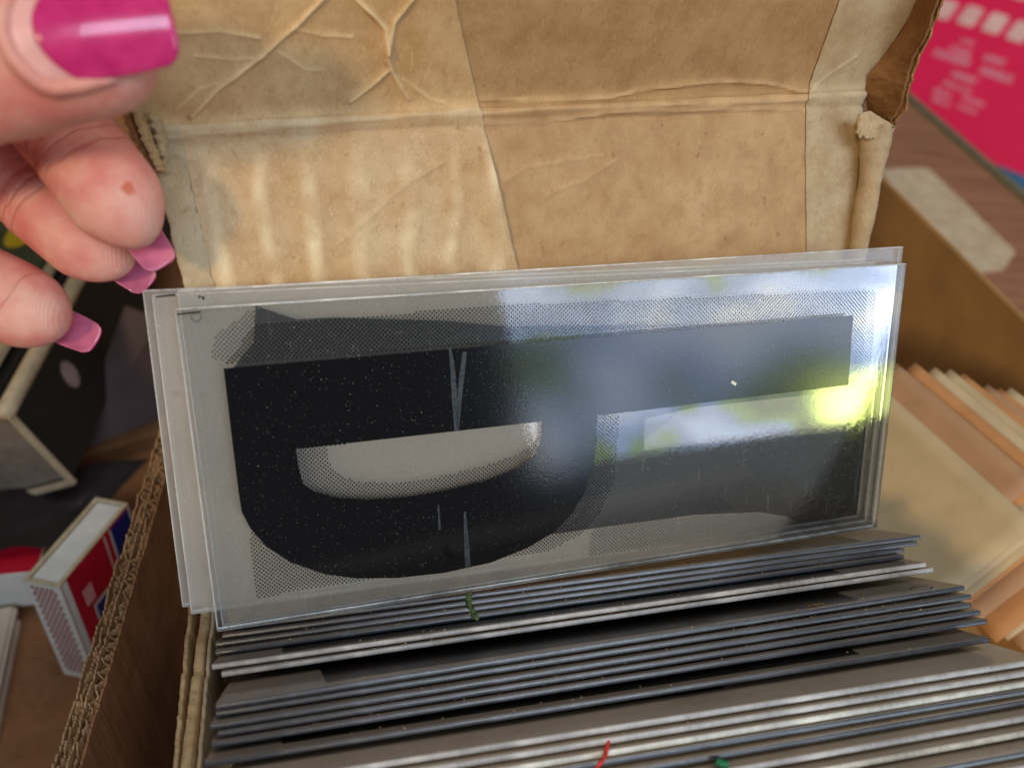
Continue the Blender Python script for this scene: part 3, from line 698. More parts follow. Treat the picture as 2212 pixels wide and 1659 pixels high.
boxat('floor_block', A3(*(base+DD*.064)[:2], .004)+XS*.001-DS0*.075, XS*.146, DS0*.085, UP*.058, KRAFT_DARK, box)
rw0 = base+XS*.155; rw0[2] = 0
board('right_wall', rw0+DS0*.055, rw0-DS0*.05, .0015, .006, .060, KRAFT_DARK, box, .0004, 60, 1, 40)
tag(box, 'old kraft cardboard box with torn lid holding the clear plates', 'box')

# ------------------------------------------------------------------ corrugated carton at the left
carton = empty('corrugated_carton', (-.12, .10, .002))
ZC = .092
ca, cb = onz((352, 905), ZC), onz((112, 1659), ZC); cdv = unit(cb-ca)*A3(1, 1, 0); cdv = unit(cdv); cn = A3(-cdv[1], cdv[0], 0)
if cn[0] < 0: cn = -cn
ca = ca-cdv*.05; cb = cb+cdv*.06; LEN = np.linalg.norm((cb-ca)[:2])
def sheet_wave(name, off, amp, period, thick, ztop, mat, jag, seed, n=420):
    r = np.random.default_rng(seed); q = np.linspace(0, LEN, n); 
    ph = np.cumsum(1+.25*np.convolve(r.normal(0, 1, n), np.ones(15)/15, 'same'))*(q[1]-q[0])
    amv = amp*np.clip(1+.9*np.convolve(r.normal(0, 1, n+40), np.ones(41)/41*6, 'valid')[:n], .15, 1.25)
    y = off+amv*np.sin(2*math.pi*ph/period)+np.convolve(r.normal(0, 1, n), np.ones(9)/9, 'same')*.00022
    jz = np.convolve(r.normal(0, 1, n), np.ones(7)/7, 'same')*jag*1.8+r.normal(0, 1, n)*jag*.35
    V = []; Fc = []
    for i in range(n):
        p = ca*A3(1, 1, 0)+cdv*q[i]
        for o_, z in ((-thick/2, .004), (-thick/2, ztop+jz[i]), (thick/2, ztop+jz[i]), (thick/2, .004)): V.append(p+cn*(y[i]+o_)+UP*z)
    for i in range(n-1):
        for k in range(3): Fc.append((i*4+k, i*4+k+1, (i+1)*4+k+1, (i+1)*4+k))
    return mesh(name, V, Fc, mat, carton)
sheet_wave('liner', .0000, 0, 1, .00040, ZC-.0006, FLUTE, .0006, 1)
sheet_wave('flute', .0013, .00080, .0036, .00034, ZC-.0006, FLUTE, .0007, 2, 700)
sheet_wave('liner', .0026, 0, 1, .00035, ZC, FLUTE, .0005, 3)
sheet_wave('flute', .0038, .00072, .0031, .00034, ZC-.0004, FLUTE, .0007, 4, 700)
sheet_wave('liner', .0050, 0, 1, .00045, ZC-.0002, CARTON, .0004, 5)
for k_, (o_, w_) in enumerate(((.0003, .0021), (.0029, .0019))):   # crushed paper down between the liners
    n_ = 300; r_ = np.random.default_rng(60+k_); G = np.zeros((n_, 5, 3))
    zz_ = np.convolve(r_.normal(0, 1, n_+10), np.ones(4)/4, 'same')[5:-5]
    for i in range(n_):
        for j in range(5): G[i, j] = ca*A3(1, 1, 0)+cdv*LEN*i/(n_-1)+cn*(o_+w_*j/4)+UP*(ZC-.0022+.0009*zz_[i]+.0004*r_.normal())
    V, Fc = grid(G); mesh('crushed_filler', V, Fc, FLUTE, carton)
boxat('near_shade_wall', A3(-.50, -.124, .004), A3(.405, 0, 0), A3(0, .004, 0), UP*.236, CARTON, carton)  # unseen; raised above the other walls to shade the left items from the key
boxat('carton_floor', A3(-.50, -.12, .0008), A3(.47, 0, 0), A3(0, .62, 0), UP*.003, CARTON, carton)
boxat('far_wall', A3(-.50, .47, .004), A3(.40, 0, 0), A3(0, .004, 0), UP*.13, CARTON, carton)
boxat('outer_wall', A3(-.50, -.12, .004), A3(.004, 0, 0), A3(0, .59, 0), UP*.13, CARTON, carton)
# the fold strip on the floor between carton wall and kraft box
boxat('floor_flap', A3(-.100, -.10, .0042), A3(.035, -.004, .004), A3(-.020, .20, 0), UP*.001, CARTON, carton)
tag(carton, 'brown corrugated carton with ragged fluted top edge', 'carton')

# ------------------------------------------------------------------ matchboxes
WHITE = plain_mat('match_white', lin(222, 220, 208), .7, .04, 150, .2); BOARDC = plain_mat('match_board', lin(196, 180, 142), .8, .1, 300, .2)
RED = plain_mat('match_red', lin(190, 22, 44), .35, .06, 100); BLUE = plain_mat('match_blue', lin(30, 40, 110), .35, .06, 100)
STRIKE = plain_mat('striker_brown', lin(150, 46, 40), .8, .15, 900, .1)
def matchbox(o, ex_, ey_, ez_, lx, ly, lz, label, strike=True):
    """o: top corner; ex short side, ey long side, ez down"""
    t = empty('matchbox', o+ez_*lz)
    w = .0007
    # sleeve of four walls, open at the top
    boxat('sleeve_side', o, ex_*lx, ey_*w, ez_*lz, [WHITE], t, .0002)
    boxat('sleeve_side', o+ey_*(ly-w), ex_*lx, ey_*w, ez_*lz, [WHITE], t, .0002)
    a = boxat('sleeve_face', o+ey_*w, ex_*w, ey_*(ly-2*w), ez_*lz, [RED], t, .0002)
    b = boxat('sleeve_face', o+ey_*w+ex_*(lx-w), ex_*w, ey_*(ly-2*w), ez_*lz, [RED], t, .0002)
    rim = boxat('sleeve_rim', o-ez_*.0003, ex_*lx, ey_*.0010, ez_*.0004, BOARDC, t, 0)
    boxat('sleeve_rim', o-ez_*.0003+ey_*(ly-.001), ex_*lx, ey_*.0010, ez_*.0004, BOARDC, t, 0)
    boxat('sleeve_rim', o-ez_*.0003+ey_*.001, ex_*.0013, ey_*(ly-.002), ez_*.0004, BOARDC, t, 0)
    boxat('sleeve_rim', o-ez_*.0003+ey_*.001+ex_*(lx-.0013), ex_*.0013, ey_*(ly-.002), ez_*.0004, BOARDC, t, 0)
    boxat('tray', o+ex_*(w+.0005)+ey_*(w+.0006)+ez_*.0004, ex_*(lx-2*w-.001), ey_*(ly-2*w-.0012), ez_*(lz-.002), WHITE, t, .0003)
    if strike:
        V = []; Fc = []; c = 0
        nx, nz_ = 5, 28
        for j in range(nz_):
            for i in range(nx):
                cx = lx*.16+(i+.5*(j % 2))*lx*.70/nx+.0004; cz = lz*.05+j*lz*.9/nz_
                for q in range(6): V.append(o+ex_*(cx+(.00074)*math.cos(q*1.047))+ez_*(cz+.00062*math.sin(q*1.047))-ey_*.00006)
                Fc.append(tuple(range(c*6, c*6+6))); c += 1
        tag(mesh('striker_dots', V, Fc, STRIKE, t), kind='stuff')
    # printed face: blue field, white rule and badge
    f0 = o+ex_*(lx+.00006)
    def fp(name, y0, y1, z0, z1, mat):
        return mesh(name, [f0+ey_*y0+ez_*z0, f0+ey_*y1+ez_*z0, f0+ey_*y1+ez_*z1, f0+ey_*y0+ez_*z1], [(0, 1, 2, 3)], mat, b)
    fp('blue_field', ly*.70, ly-.001, .001, lz*.5, BLUE)
    fp('white_rule', ly*.68, ly*.70, .001, lz*.9, WHITE); fp('white_rule', ly*.60, ly*.615, .001, lz*.9, WHITE)
    fp('white_margin', .0008, ly*.09, .0003, lz-.001, WHITE)
    for q in range(4): fp('small_lettering', ly*.20+q*.0011, ly*.20+q*.0011+.0006, lz*.22, lz*.22+.007, PINKL)
    f0 = f0+ex_*.00004
    fp('badge', ly*.26, ly*.62, lz*.42, lz*.72, WHITE); f0 = f0+ex_*.00004; fp('badge_field', ly*.28, ly*.60, lz*.44, lz*.70, BLUE)
    return tag(t, label, 'matchbox', 'matchboxes in the carton')
zt = .049
mo = onz((50, 1253), zt); mB = onz((125, 1270), zt); mD = onz((185, 1060), zt)
mex = unit(mB-mo); mey = mD-mo; mey = unit(mey-(mey@mex)*mex); mq = onz((138, 1456), .004); mez = unit(mq-mo); mex = unit(mex-(mex@mez)*mez); mey = unit(mey-(mey@mez)*mez-(mey@mex)*mex)
matchbox(mo, mex, mey, mez, np.linalg.norm(mB-mo)*1.04, np.linalg.norm(mD-mo), np.linalg.norm(mq-mo), 'upright matchbox with white tray end and dotted brown striker')
# lying matchbox behind it
q0 = onz((-70, 1250), .026); q1 = onz((78, 1236), .026); mx = unit(q1-q0); my = np.cross(UP, mx)
t = matchbox(q1+my*0+A3(0, 0, 0), -UP, my, -mx, .017, .036, .050, 'flat matchbox with red top beside the upright one', False)

# ------------------------------------------------------------------ dark slipcase, book and loose sheets in the carton
BLACK = plain_mat('black_cloth', lin(30, 30, 27), .55, .12, 300); CREAM = plain_mat('cream_board', lin(196, 178, 146), .4, .1, 200); GREYB = plain_mat('grey_board', lin(128, 116, 100), .8, .12, 200)
GREEN = plain_mat('dark_green_cover', lin(58, 74, 48), .5, .12, 200); YEL = plain_mat('yellow_spot', lin(214, 180, 24), .6, .1, 200); MAUVE = plain_mat('mauve_sheet', lin(84, 70, 72), .7, .06, 60)
zl = .034
s0 = onz((158, 1040), zl); s1 = onz((322, 640), zl); sd = unit(s1-s0); sn = A3(-sd[1], sd[0], 0); sn = sn if sn[0] < 0 else -sn    # sn to the left
hh = .034; Ls = .20; Wd = .075
sc_ = empty('slipcase', s0-UP*zl*0)
tilt = unit(UP+sn*.35); wdv = unit(sn-tilt*(sn@tilt))
boxat('side_panel', s0+sd*.001, sd*Ls, wdv*.0018, tilt*hh, BLACK, sc_, .0004)
# rounded cream shoulder along the top of the side panel
pth = [s0+tilt*hh+wdv*.0022+sd*q for q in np.linspace(0, Ls, 24)]
V, Fc = tube(pth, [.0030]*24, 18); mesh('rounded_shoulder', V, Fc, CREAM, sc_, True)
boxat('top_panel', s0+tilt*(hh+.0006)+wdv*.006+sd*.0, sd*Ls, wdv*Wd, tilt*.0018, BLACK, sc_, .0004)
boxat('inner_board', s0+wdv*.0022+sd*.003, sd*.002, wdv*Wd, tilt*(hh-.001), GREYB, sc_, .0003)
boxat('end_rim', s0+sd*-.0002, sd*.0026, wdv*.0024, tilt*hh, CREAM, sc_, .0008)
boxat('end_rim', s0-tilt*.002+sd*-.0002, sd*.0026, wdv*Wd, tilt*.0024, CREAM, sc_, .0008)
hole = [s0+sd*.036-wdv*.00008+sd*.0045*math.cos(a)+tilt*(.020+.0055*math.sin(a)) for a in np.linspace(0, 6.28, 20)[:-1]]
poly3('round_label', [hole], plain_mat('round_label', lin(150, 132, 128), .6), sc_)
tag(sc_, 'open-ended black slipcase with cream rounded shoulder lying on its side', 'slipcase')
bk2 = empty('green_book', s0+tilt*.04)
g0 = s0+tilt*(hh+.004)+wdv*.010+sd*.006
boxat('page_block', g0+sd*.001, sd*(Ls-.002), wdv*.09, tilt*.0035, CREAM, bk2, .0006)
cv = boxat('cover', g0+tilt*.0036+wdv*.002, sd*Ls, wdv*.092, tilt*.0018, GREEN, bk2, .0005)
cy_ = g0+tilt*.0058
spot = [cy_+sd*(.118+.020*math.cos(a))+wdv*(.020+.013*math.sin(a)) for a in np.linspace(0, 6.28, 24)[:-1]]
poly3('yellow_spot', [spot], YEL, cv)
tag(bk2, 'dark green book with a yellow spot lying on the black slipcase', 'book')
ms = empty('mauve_sheet', onz((260, 960), .02))
P_ = [onz((150, 985), .020), onz((345, 902), .020), onz((352, 690), .055), onz((270, 660), .055)]
nn_ = unit(np.cross(P_[1]-P_[0], P_[3]-P_[0])); V = P_+[p-nn_*.0016 for p in P_]
mesh('sheet', V, [(0, 1, 2, 3), (7, 6, 5, 4), (0, 4, 5, 1), (1, 5, 6, 2), (2, 6, 7, 3), (3, 7, 4, 0)], MAUVE, ms)
tag(ms, 'dull mauve card leaning behind the corrugated edge', 'card')
wl = empty('kraft_card', onz((260, 985), .010))
P_ = [onz((150, 1000), .012), onz((352, 935), .012), onz((352, 880), .018), onz((150, 975), .018)]
nn_ = unit(np.cross(P_[1]-P_[0], P_[3]-P_[0])); V = P_+[p-nn_*.002 for p in P_]
mesh('sheet', V, [(0, 1, 2, 3), (7, 6, 5, 4), (0, 4, 5, 1), (1, 5, 6, 2), (2, 6, 7, 3), (3, 7, 4, 0)], KRAFT_DARK, wl)
tag(wl, 'strip of brown card lying under the mauve card', 'card')
# clear dark sleeve on the floor and a pale box corner at the lower left
dk, ntd, bsd, od = newmat('dark_sleeve'); bsd.inputs['Base Color'].default_value = lin(42, 35, 36); bsd.inputs['Roughness'].default_value = .25
bump(ntd, bsd, noise(ntd, coord(ntd), 90, 4), .5, .003)
slv = empty('plastic_sleeve', onz((80, 1150), .006))
xs = np.linspace(0, 1, 30); G = np.zeros((30, 30, 3)); c00, c10, c11, c01 = onz((-90, 1212), .028), onz((150, 1178), .028), onz((330, 1000), .020), onz((-60, 1040), .026)
for i in range(30):
    for j in range(30):
        p = (c00*(1-xs[i])+c10*xs[i])*(1-xs[j])+(c01*(1-xs[i])+c11*xs[i])*xs[j]; G[i, j] = p+UP*(.002+.004*vnoise(i*1.0, j*1.0, 7, 41))
V, Fc = grid(G); mesh('film', V, Fc, dk, slv, True); tag(slv, 'crumpled dark plastic sleeve on the carton floor behind the matchboxes', 'sleeve')
pb = empty('pale_box', onz((5, 1600), .01))
b0 = onz((-2, 1622), .004); bt = onz((20, 1610), .004)
bdx = unit(A3(.35, -1, 0)); bdy = A3(-bdx[1], bdx[0], 0); bdy = bdy if bdy[0] < 0 else -bdy
boxat('body', b0-bdx*.045, bdx*.045, bdy*.05, UP*.006, plain_mat('pale_card', lin(214, 200, 180), .7, .06, 120), pb, .002)
boxat('lid_band', b0-bdx*.0455-bdy*.0003+UP*.0062, bdx*.046, bdy*.0506, UP*.004, plain_mat('pale_card_band', lin(196, 182, 160), .7, .06, 120), pb, .001)
tag(pb, 'small pale cardboard box lying on the carton floor', 'box')

# ------------------------------------------------------------------ box of index cards at the right
cbx = empty('card_box', (.22, .25, .001))
rz = .105
ra, rb = onz((1890, 370), rz), onz((2212, 690), rz); rd = unit(rb-ra); rn = A3(-rd[1], rd[0], 0); rn = rn if rn[0] > 0 else -rn
boxat('far_wall', A3(*ra[:2], .001)-rd*.16, rd*.42, rn*.0022, UP*(rz-.001), OLIVE, cbx, .0006)
boxat('end_wall', A3(*ra[:2], .001)-rd*.16-rn*.15, rn*.1495, rd*.0022, UP*(rz-.02), OLIVE, cbx, .0006)
boxat('floor_panel', A3(*ra[:2], .001)-rd*.155-rn*.13, rd*.40, rn*.129, UP*.002, OLIVE, cbx, .0003)
tag(cbx, 'brown board box holding the tan index cards', 'box')
lab = [(1898, 366), (2004, 362), (2194, 545), (2168, 582), (2090, 590)]
lp = empty('paper_slip', onz((2060, 470), .001)); Pq = [onz(p, .0012) for p in lab]
V = Pq+[p-UP*.0008 for p in Pq]; n5 = len(Pq)
mesh('sheet', V, [tuple(range(n5)), tuple(range(2*n5-1, n5-1, -1))]+[(i, i+n5, (i+1) % n5+n5, (i+1) % n5) for i in range(n5)], card_mat('slip_paper', lin(204, 176, 140), lin(140, 124, 112), lin(222, 202, 172), .3, .3), lp)
tag(lp, 'smudged pale paper slip lying on the wooden table', 'paper')

def cardm(name, c): return plain_mat(name, c, .75, .05, 90, .2)
CARDS = [cardm('index_card_cream', lin(196, 172, 132)), cardm('index_card_tan', lin(184, 142, 106)), cardm('index_card_orange', lin(196, 140, 90)), cardm('index_card_pale', lin(204, 180, 142))]
zc = .115
a0, b0 = onz((1928, 858), zc), onz((2240, 1135), zc); T = unit(b0-a0); nh = A3(T[1], -T[0], 0); nh = nh if nh@(-a0) > 0 else -nh
CL = math.radians(44); cdn = -UP*math.cos(CL)+nh*math.sin(CL); cN = np.cross(T, cdn); cN = cN if cN@(CAM-a0) > 0 else -cN
def card(tip, length, height, mat, label, bend, tz, extra=0.):
    th_ = .0004; n = 14; t0 = tip
    G1 = np.zeros((n, n, 3))
    for i in range(n):
        for j in range(n):
            s_, v_ = i/(n-1), j/(n-1); G1[i, j] = t0+T*length*s_+cdn*height*v_+cN*(bend*math.sin(math.pi*s_)-.0012*v_*v_+extra*s_)
    V1, F1 = grid(G1); V2 = V1-cN*th_; F2 = [tuple(x+n*n for x in f[::-1]) for f in F1]
    rg = [(0, j) for j in range(n)]+[(i, n-1) for i in range(1, n)]+[(n-1, j) for j in range(n-2, -1, -1)]+[(i, 0) for i in range(n-2, 0, -1)]
    ids = [i*n+j for i, j in rg]; F3 = [(ids[k], ids[(k+1) % len(ids)], ids[(k+1) % len(ids)]+n*n, ids[k]+n*n) for k in range(len(ids))]
    o = mesh('index_card', np.vstack([V1, V2]), F1+F2+F3, mat, None, True)
    return tag(o, label, 'card', 'index cards standing in the brown box')
lc = np.linalg.norm(b0-a0)
card(a0-T*.006, lc+.006, .056, CARDS[0], 'cream index card in front of the others, next to the plates', .0004, 0)
tips = [((1936, 784), 1, .120), ((1977, 783), 2, .1185), ((2020, 793), 3, .1175), ((2053, 797), 0, .117), ((2081, 806), 2, .1165), ((2134, 830), 1, .116), ((2160, 838), 2, .116), ((2184, 837), 3, .1158), ((2214, 852), 1, .1155), ((2240, 862), 2, .115)]
for i, (p, mi, zz) in enumerate(tips):
    card(onz(p, zz), lc*random.uniform(.96, 1.05), .050, CARDS[mi], 'tan index card, %s behind the cream front card' % ORD[i], .0006*random.uniform(-1, 1), 0, random.uniform(-.002, .002))

# ------------------------------------------------------------------ hand
def skin_mat():
    m, nt, bs, out = newmat('skin'); v = coord(nt)
    c = ramp(nt, noise(nt, v, 70, 4, .6), [(.3, lin(222, 140, 124)), (.52, lin(234, 166, 148)), (.72, lin(240, 190, 170))])
    c = mixc(nt, mth(nt, 'MULTIPLY', ramp(nt, noise(nt, v, 150, 3), [(.46, GREY(0)), (.70, GREY(1))]), .6), c, lin(216, 112, 106))
    sp = N(nt, 'ShaderNodeVectorMath'); sp.operation = 'DISTANCE'
    tc = N(nt, 'ShaderNodeTexCoord'); nt.links.new(tc.outputs['Object'], sp.inputs[0]); sp.inputs[1].default_value = tuple(SPOT)
    dd_ = mth(nt, 'ADD', sp.outputs['Value'], mth(nt, 'MULTIPLY', noise(nt, v, 900, 3), .0022))
    f = ramp(nt, mth(nt, 'MULTIPLY', dd_, 235), [(.42, GREY(1)), (.56, GREY(0))])
    c = mixc(nt, mth(nt, 'MULTIPLY', f, .75), c, lin(206, 92, 52)); sp.name = 'spot_distance'
    nt.links.new(c, bs.inputs['Base Color'])
    bs.inputs['Roughness'].default_value = .48; bs.inputs['Specular IOR Level'].default_value = .38
    bs.inputs['Subsurface Weight'].default_value = .35; bs.inputs['Subsurface Radius'].default_value = (1.0, .35, .2); bs.inputs['Subsurface Scale'].default_value = .0022
    wv = N(nt, 'ShaderNodeTexWave'); wv.inputs['Scale'].default_value = 620; wv.inputs['Distortion'].default_value = 5.0; wv.inputs['Detail'].default_value = 1.0; wv.inputs['Detail Scale'].default_value = .25
    nt.links.new(coord(nt, (1, 1, 1)), wv.inputs['Vector'])
    h = mth(nt, 'ADD', mth(nt, 'MULTIPLY', wv.outputs['Fac'], .22), mth(nt, 'MULTIPLY', noise(nt, v, 800, 4, .65), .7))
    for cu, cv_, dep, ang, wd_, rad__ in CREASES:
        c_ = atd(cu, cv_, dep); ax_ = unit(rt*math.cos(math.radians(ang))+dn*math.sin(math.radians(ang)))
        dt = N(nt, 'ShaderNodeVectorMath'); dt.operation = 'DOT_PRODUCT'; nt.links.new(tc.outputs['Object'], dt.inputs[0]); dt.inputs[1].default_value = tuple(ax_)
        e_ = mth(nt, 'ABSOLUTE', mth(nt, 'ADD', mth(nt, 'SUBTRACT', dt.outputs['Value'], float(c_@ax_)), mth(nt, 'MULTIPLY', mth(nt, 'SUBTRACT', noise(nt, v, 260, 3), .5), .0028)))
        ds = N(nt, 'ShaderNodeVectorMath'); ds.operation = 'DISTANCE'; nt.links.new(tc.outputs['Object'], ds.inputs[0]); ds.inputs[1].default_value = tuple(c_)
        ln = ramp(nt, mth(nt, 'DIVIDE', e_, wd_), [(0, GREY(1)), (1, GREY(0))])
        ln = mth(nt, 'MULTIPLY', ln, mth(nt, 'LESS_THAN', ds.outputs['Value'], rad__))
        h = mth(nt, 'SUBTRACT', h, mth(nt, 'MULTIPLY', ln, 1.6))
        c = mixc(nt, mth(nt, 'MULTIPLY', ln, .16), c, lin(190, 92, 84))
    nt.links.new(c, bs.inputs['Base Color'])
    bump(nt, bs, h, .55, .00034); return m
# (u, v, depth, direction of the finger axis in the picture, half width, reach)
CREASES = [(128, 342, .125, 58, .0006, .013), (112, 318, .126, 58, .0005, .013), (62, 428, .138, 42, .0006, .013), (46, 412, .139, 42, .0005, .013), (20, 640, .136, 28, .00022, .009)]
SPOT = atd(282, 412, .1235)
SKIN = skin_mat()
def nail_mat(name, col, sss, rough=.18):
    m, nt, bs, out = newmat(name); v = coord(nt)
    c = mixc(nt, ramp(nt, noise(nt, v, 320, 3), [(.35, GREY(0)), (.7, GREY(1))]), col, tuple(min(1, x*1.25+.02) for x in col[:3])+(1,))
    nt.links.new(c, bs.inputs['Base Color']); bs.inputs['Roughness'].default_value = rough
    bs.inputs['Subsurface Weight'].default_value = sss; bs.inputs['Subsurface Scale'].default_value = .001; bs.inputs['Coat Weight'].default_value = .5
    return m
POLISH = nail_mat('pink_polish', lin(196, 34, 106), .1, .22); UNDER = nail_mat('pink_nail_underside', lin(196, 104, 134), .3, .30); BARE = nail_mat('bare_nail', lin(226, 166, 158), .2, .4)

RES = []
def finger(pix, radii, crease=(), flat_=(1.06, .95), tiplen=1.0, per=10, side=None):
    """pix: (u, v, depth) points root -> tip"""
    pts = catmull([atd(*p) for p in pix], per); rr = np.interp(np.linspace(0, 1, len(pts)), np.linspace(0, 1, len(radii)), radii)
    L_ = np.r_[0, np.cumsum(np.linalg.norm(np.diff(pts, axis=0), axis=1))]; tot = L_[-1]
    # dense resample with a rounded tip
    s_ = np.linspace(0, tot, 200); P = np.stack([np.interp(s_, L_, pts[:, k]) for k in range(3)], -1); R = np.interp(s_, L_, rr)
    rt_ = R[-1]*tiplen; d = np.clip((s_-(tot-rt_))/rt_, 0, .999); R = R*np.sqrt(1-d**2.3)
    pr = np.array([((q-CAM)@rt/((q-CAM)@fw)*F+W/2, (q-CAM)@dn/((q-CAM)@fw)*F+H/2) for q in P])
    for cu, cv_, w, a in crease:
        k = np.argmin(np.hypot(pr[:, 0]-cu, pr[:, 1]-cv_)); R = R*(1-a*np.exp(-((s_-s_[k])/w)**2))
    return P, R
THUMB = finger([(-640, 420, .150), (-420, 300, .128), (-180, 190, .114), (40, 128, .108), (200, 100, .1075), (342, 84, .110)], [.016, .0125, .0104, .0094, .0088, .0078], [(-60, 150, .003, .03)])
INDEX = finger([(-560, -40, .150), (-330, 20, .148), (-120, 100, .143), (60, 205, .137), (168, 322, .132), (254, 436, .130), (322, 530, .131)], [.0110, .0096, .0082, .0074, .0071, .0071, .0057], [(128, 342, .0006, .10), (116, 326, .0005, .07), (-60, 130, .001, .1)], tiplen=1.7)
MIDDLE = finger([(-620, 160, .158), (-380, 190, .158), (-160, 280, .153), (0, 370, .147), (92, 442, .1435), (190, 520, .142), (284, 582, .143)], [.0110, .0094, .0080, .0070, .0067, .0068, .0055], [(62, 428, .0006, .12), (50, 418, .0005, .07)], tiplen=1.7)
RINGF = finger([(-640, 430, .160), (-430, 480, .158), (-240, 540, .152), (-90, 600, .146), (24, 652, .142), (144, 704, .141)], [.0108, .0092, .0080, .0074, .0071, .0058], [(-60, 610, .0006, .10)], tiplen=1.5)
LITTLE = finger([(-640, 620, .160), (-500, 680, .157), (-380, 770, .152), (-290, 860, .148), (-220, 930, .146)], [.0098, .0085, .0074, .0068, .0056], [(-300, 850, .0008, .1)])
bm = bmesh.new()
def add_tube(P, R, sq=(1.0, 1.0)):
    V, Fc = tube(P, np.maximum(R, .0003), 28, sq, True, fw)
    vs = [bm.verts.new(v) for v in V]
    for f in Fc:
        try: bm.faces.new([vs[i] for i in f])
        except ValueError: pass
for P, R in (THUMB, INDEX, MIDDLE, RINGF, LITTLE): add_tube(P, R, (.92, 1.06))
# fold of skin round the thumb nail
TNAIL = dict(dorsal=unit(-fw+dn*.22), start=.0152, length=.0150, width=.0062)
ax_ = unit(THUMB[0][-1]-THUMB[0][-30]); dv_ = TNAIL['dorsal']-(TNAIL['dorsal']@ax_)*ax_; dv_ = unit(dv_); sd2 = np.cross(ax_, dv_); Rn_ = THUMB[1][-62]; og_ = THUMB[0][-1]-ax_*TNAIL['start']
fold = []
for u_, v_ in [(-1, q) for q in np.linspace(.72, .2, 10)]+[(q, .2*abs(q)**2.2-.03) for q in np.linspace(-.95, .95, 17)]+[(1, q) for q in np.linspace(.2, .72, 10)]:
    a_ = u_*TNAIL['width']*1.06/Rn_; fold.append(og_+ax_*TNAIL['length']*v_+(dv_*math.cos(a_)+sd2*math.sin(a_))*Rn_*.99)
V, Fc = tube(fold, np.interp(np.linspace(0, 1, len(fold)), [0, .15, .85, 1], [.0003, .0011, .0011, .0003]), 10)
vs = [bm.verts.new(v) for v in V]
for f in Fc: bm.faces.new([vs[i] for i in f])
# palm: flattened bridges from every finger root to the wrist, then forearm
wrist = atd(-1150, 420, .190)
for P, R in (THUMB, INDEX, MIDDLE, RINGF, LITTLE):
    path = catmull([P[0]+(P[3]-P[0])*1.5, P[0], (P[0]*.55+wrist*.45), wrist], 8); add_tube(path, np.interp(np.linspace(0, 1, len(path)), [0, .35, 1], [R[0]*.9, .0150, .0190]))
path = catmull([wrist*1.0, wrist+(wrist-INDEX[0][0])*.6, wrist+(wrist-INDEX[0][0])*1.6-UP*.02], 8); add_tube(path, np.linspace(.024, .032, len(path)), (.8, 1.15))
me = bpy.data.meshes.new('hand_raw'); bm.to_mesh(me); bm.free()
hand = bpy.data.objects.new('hand', me); COL.objects.link(hand)
md = hand.modifiers.new('r', 'REMESH'); md.mode = 'VOXEL'; md.voxel_size = .00055
ms_ = hand.modifiers.new('s', 'SMOOTH'); ms_.factor = .5; ms_.iterations = 4
dg = bpy.context.evaluated_depsgraph_get(); ev = hand.evaluated_get(dg)
me2 = bpy.data.meshes.new_from_object(ev); hand.modifiers.clear(); hand.data = me2; bpy.data.meshes.remove(me)
me2.materials.clear(); me2.materials.append(SKIN); me2.polygons.foreach_set('use_smooth', [True]*len(me2.polygons))
from mathutils.bvhtree import BVHTree
bv = BVHTree.FromPolygons([v.co for v in me2.vertices], [tuple(p.vertices) for p in me2.polygons])
hit = bv.ray_cast(Vector(CAM), Vector(ray(278, 412)).normalized())[0]
if hit is not None: SKIN.node_tree.nodes['spot_distance'].inputs[1].default_value = tuple(hit)
tag(hand, 'bare hand with long pink nails reaching in over the carton', 'hand')

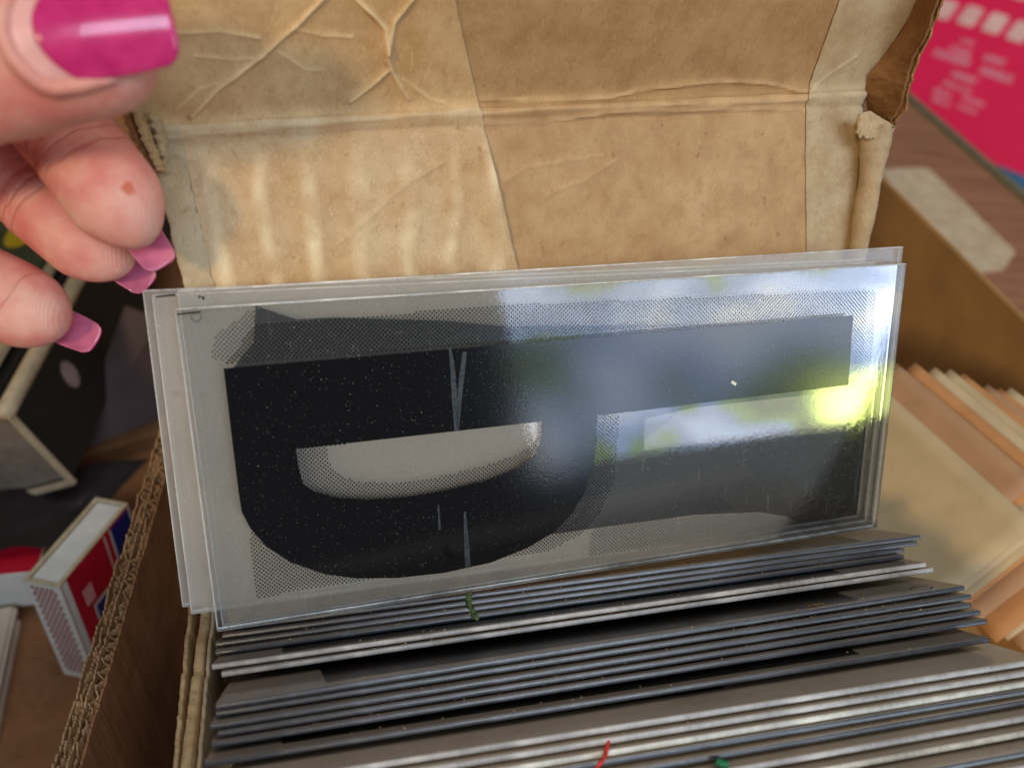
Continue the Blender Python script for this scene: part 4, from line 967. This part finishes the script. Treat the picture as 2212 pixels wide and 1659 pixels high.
def nail(name, P, R, dorsal, start, length, width, mat, curv=1.0, lift=1.0, drop=0.0, squareness=5., under=None):
    """curved nail plate; starts `start` metres before the fingertip, `dorsal` = direction the nail faces"""
    tip = P[-1]; ax = unit(P[-1]-P[-30]); dv = dorsal-(dorsal@ax)*ax; dv = unit(dv); sd_ = np.cross(ax, dv)
    Rn = R[-62]; nU, nV = 25, 27; G = np.zeros((nV, nU, 3))
    org = tip-ax*start
    for i in range(nV):
        v = i/(nV-1)
        for j in range(nU):
            u = -1+2*j/(nU-1)
            # rounded-square outline: ends pulled in at the corners
            vv = v
            e0 = .22*abs(u)**2.2; e1 = 1-.12*abs(u)**squareness
            vv = e0*.9+(e1-e0*.9)*v
            wd_ = width*(.90+.10*math.sin(math.pi*min(vv*1.15, 1)))
            a = u*wd_/Rn*curv
            G[i, j] = org+ax*(length*vv)+(dv*math.cos(a)+sd_*math.sin(a))*Rn*lift-dv*drop*vv*vv
    V1, F1 = grid(G); th = .00055
    V2 = V1-np.repeat(dv[None], len(V1), 0)*th; n0 = len(V1)
    rg = [(0, j) for j in range(nU)]+[(i, nU-1) for i in range(1, nV)]+[(nV-1, j) for j in range(nU-2, -1, -1)]+[(i, 0) for i in range(nV-2, 0, -1)]
    ids = [i*nU+j for i, j in rg]; F3 = [(ids[k], ids[(k+1) % len(ids)], ids[(k+1) % len(ids)]+n0, ids[k]+n0) for k in range(len(ids))]
    Fc = F1+[tuple(x+n0 for x in f[::-1]) for f in F1]+F3
    mi = [0]*len(F1)+[1]*len(F1)+[0]*len(F3)
    return mesh(name, np.vstack([V1, V2]), Fc, [mat, under or mat], hand, True, mi)
back = fw
nail('nail', *INDEX, unit(fw*.85+dn*.25-rt*.1), .0085, .0106, .0038, POLISH, 1.0, .86, .0, 6, UNDER)
nail('nail', *MIDDLE, unit(fw*.85+dn*.25), .0085, .0106, .0038, POLISH, 1.0, .86, .0, 6, UNDER)
nail('nail', *RINGF, unit(fw*.85+dn*.2), .0085, .0110, .0039, POLISH, 1.0, .86, .0, 6, UNDER)
nail('nail', *LITTLE, unit(fw*.85+dn*.2), .0075, .0120, .0042, POLISH, 1.0, .86, .0, 6, UNDER)
tn = nail('thumb_nail', *THUMB, unit(-fw+dn*.22), .0122, .0160, .0060, POLISH, 1.0, 1.03, .0012, 5)
nb = nail('bare_nail_base', *THUMB, unit(-fw+dn*.22), .0152, .0080, .0061, BARE, 1.0, 1.005, .0, 5)
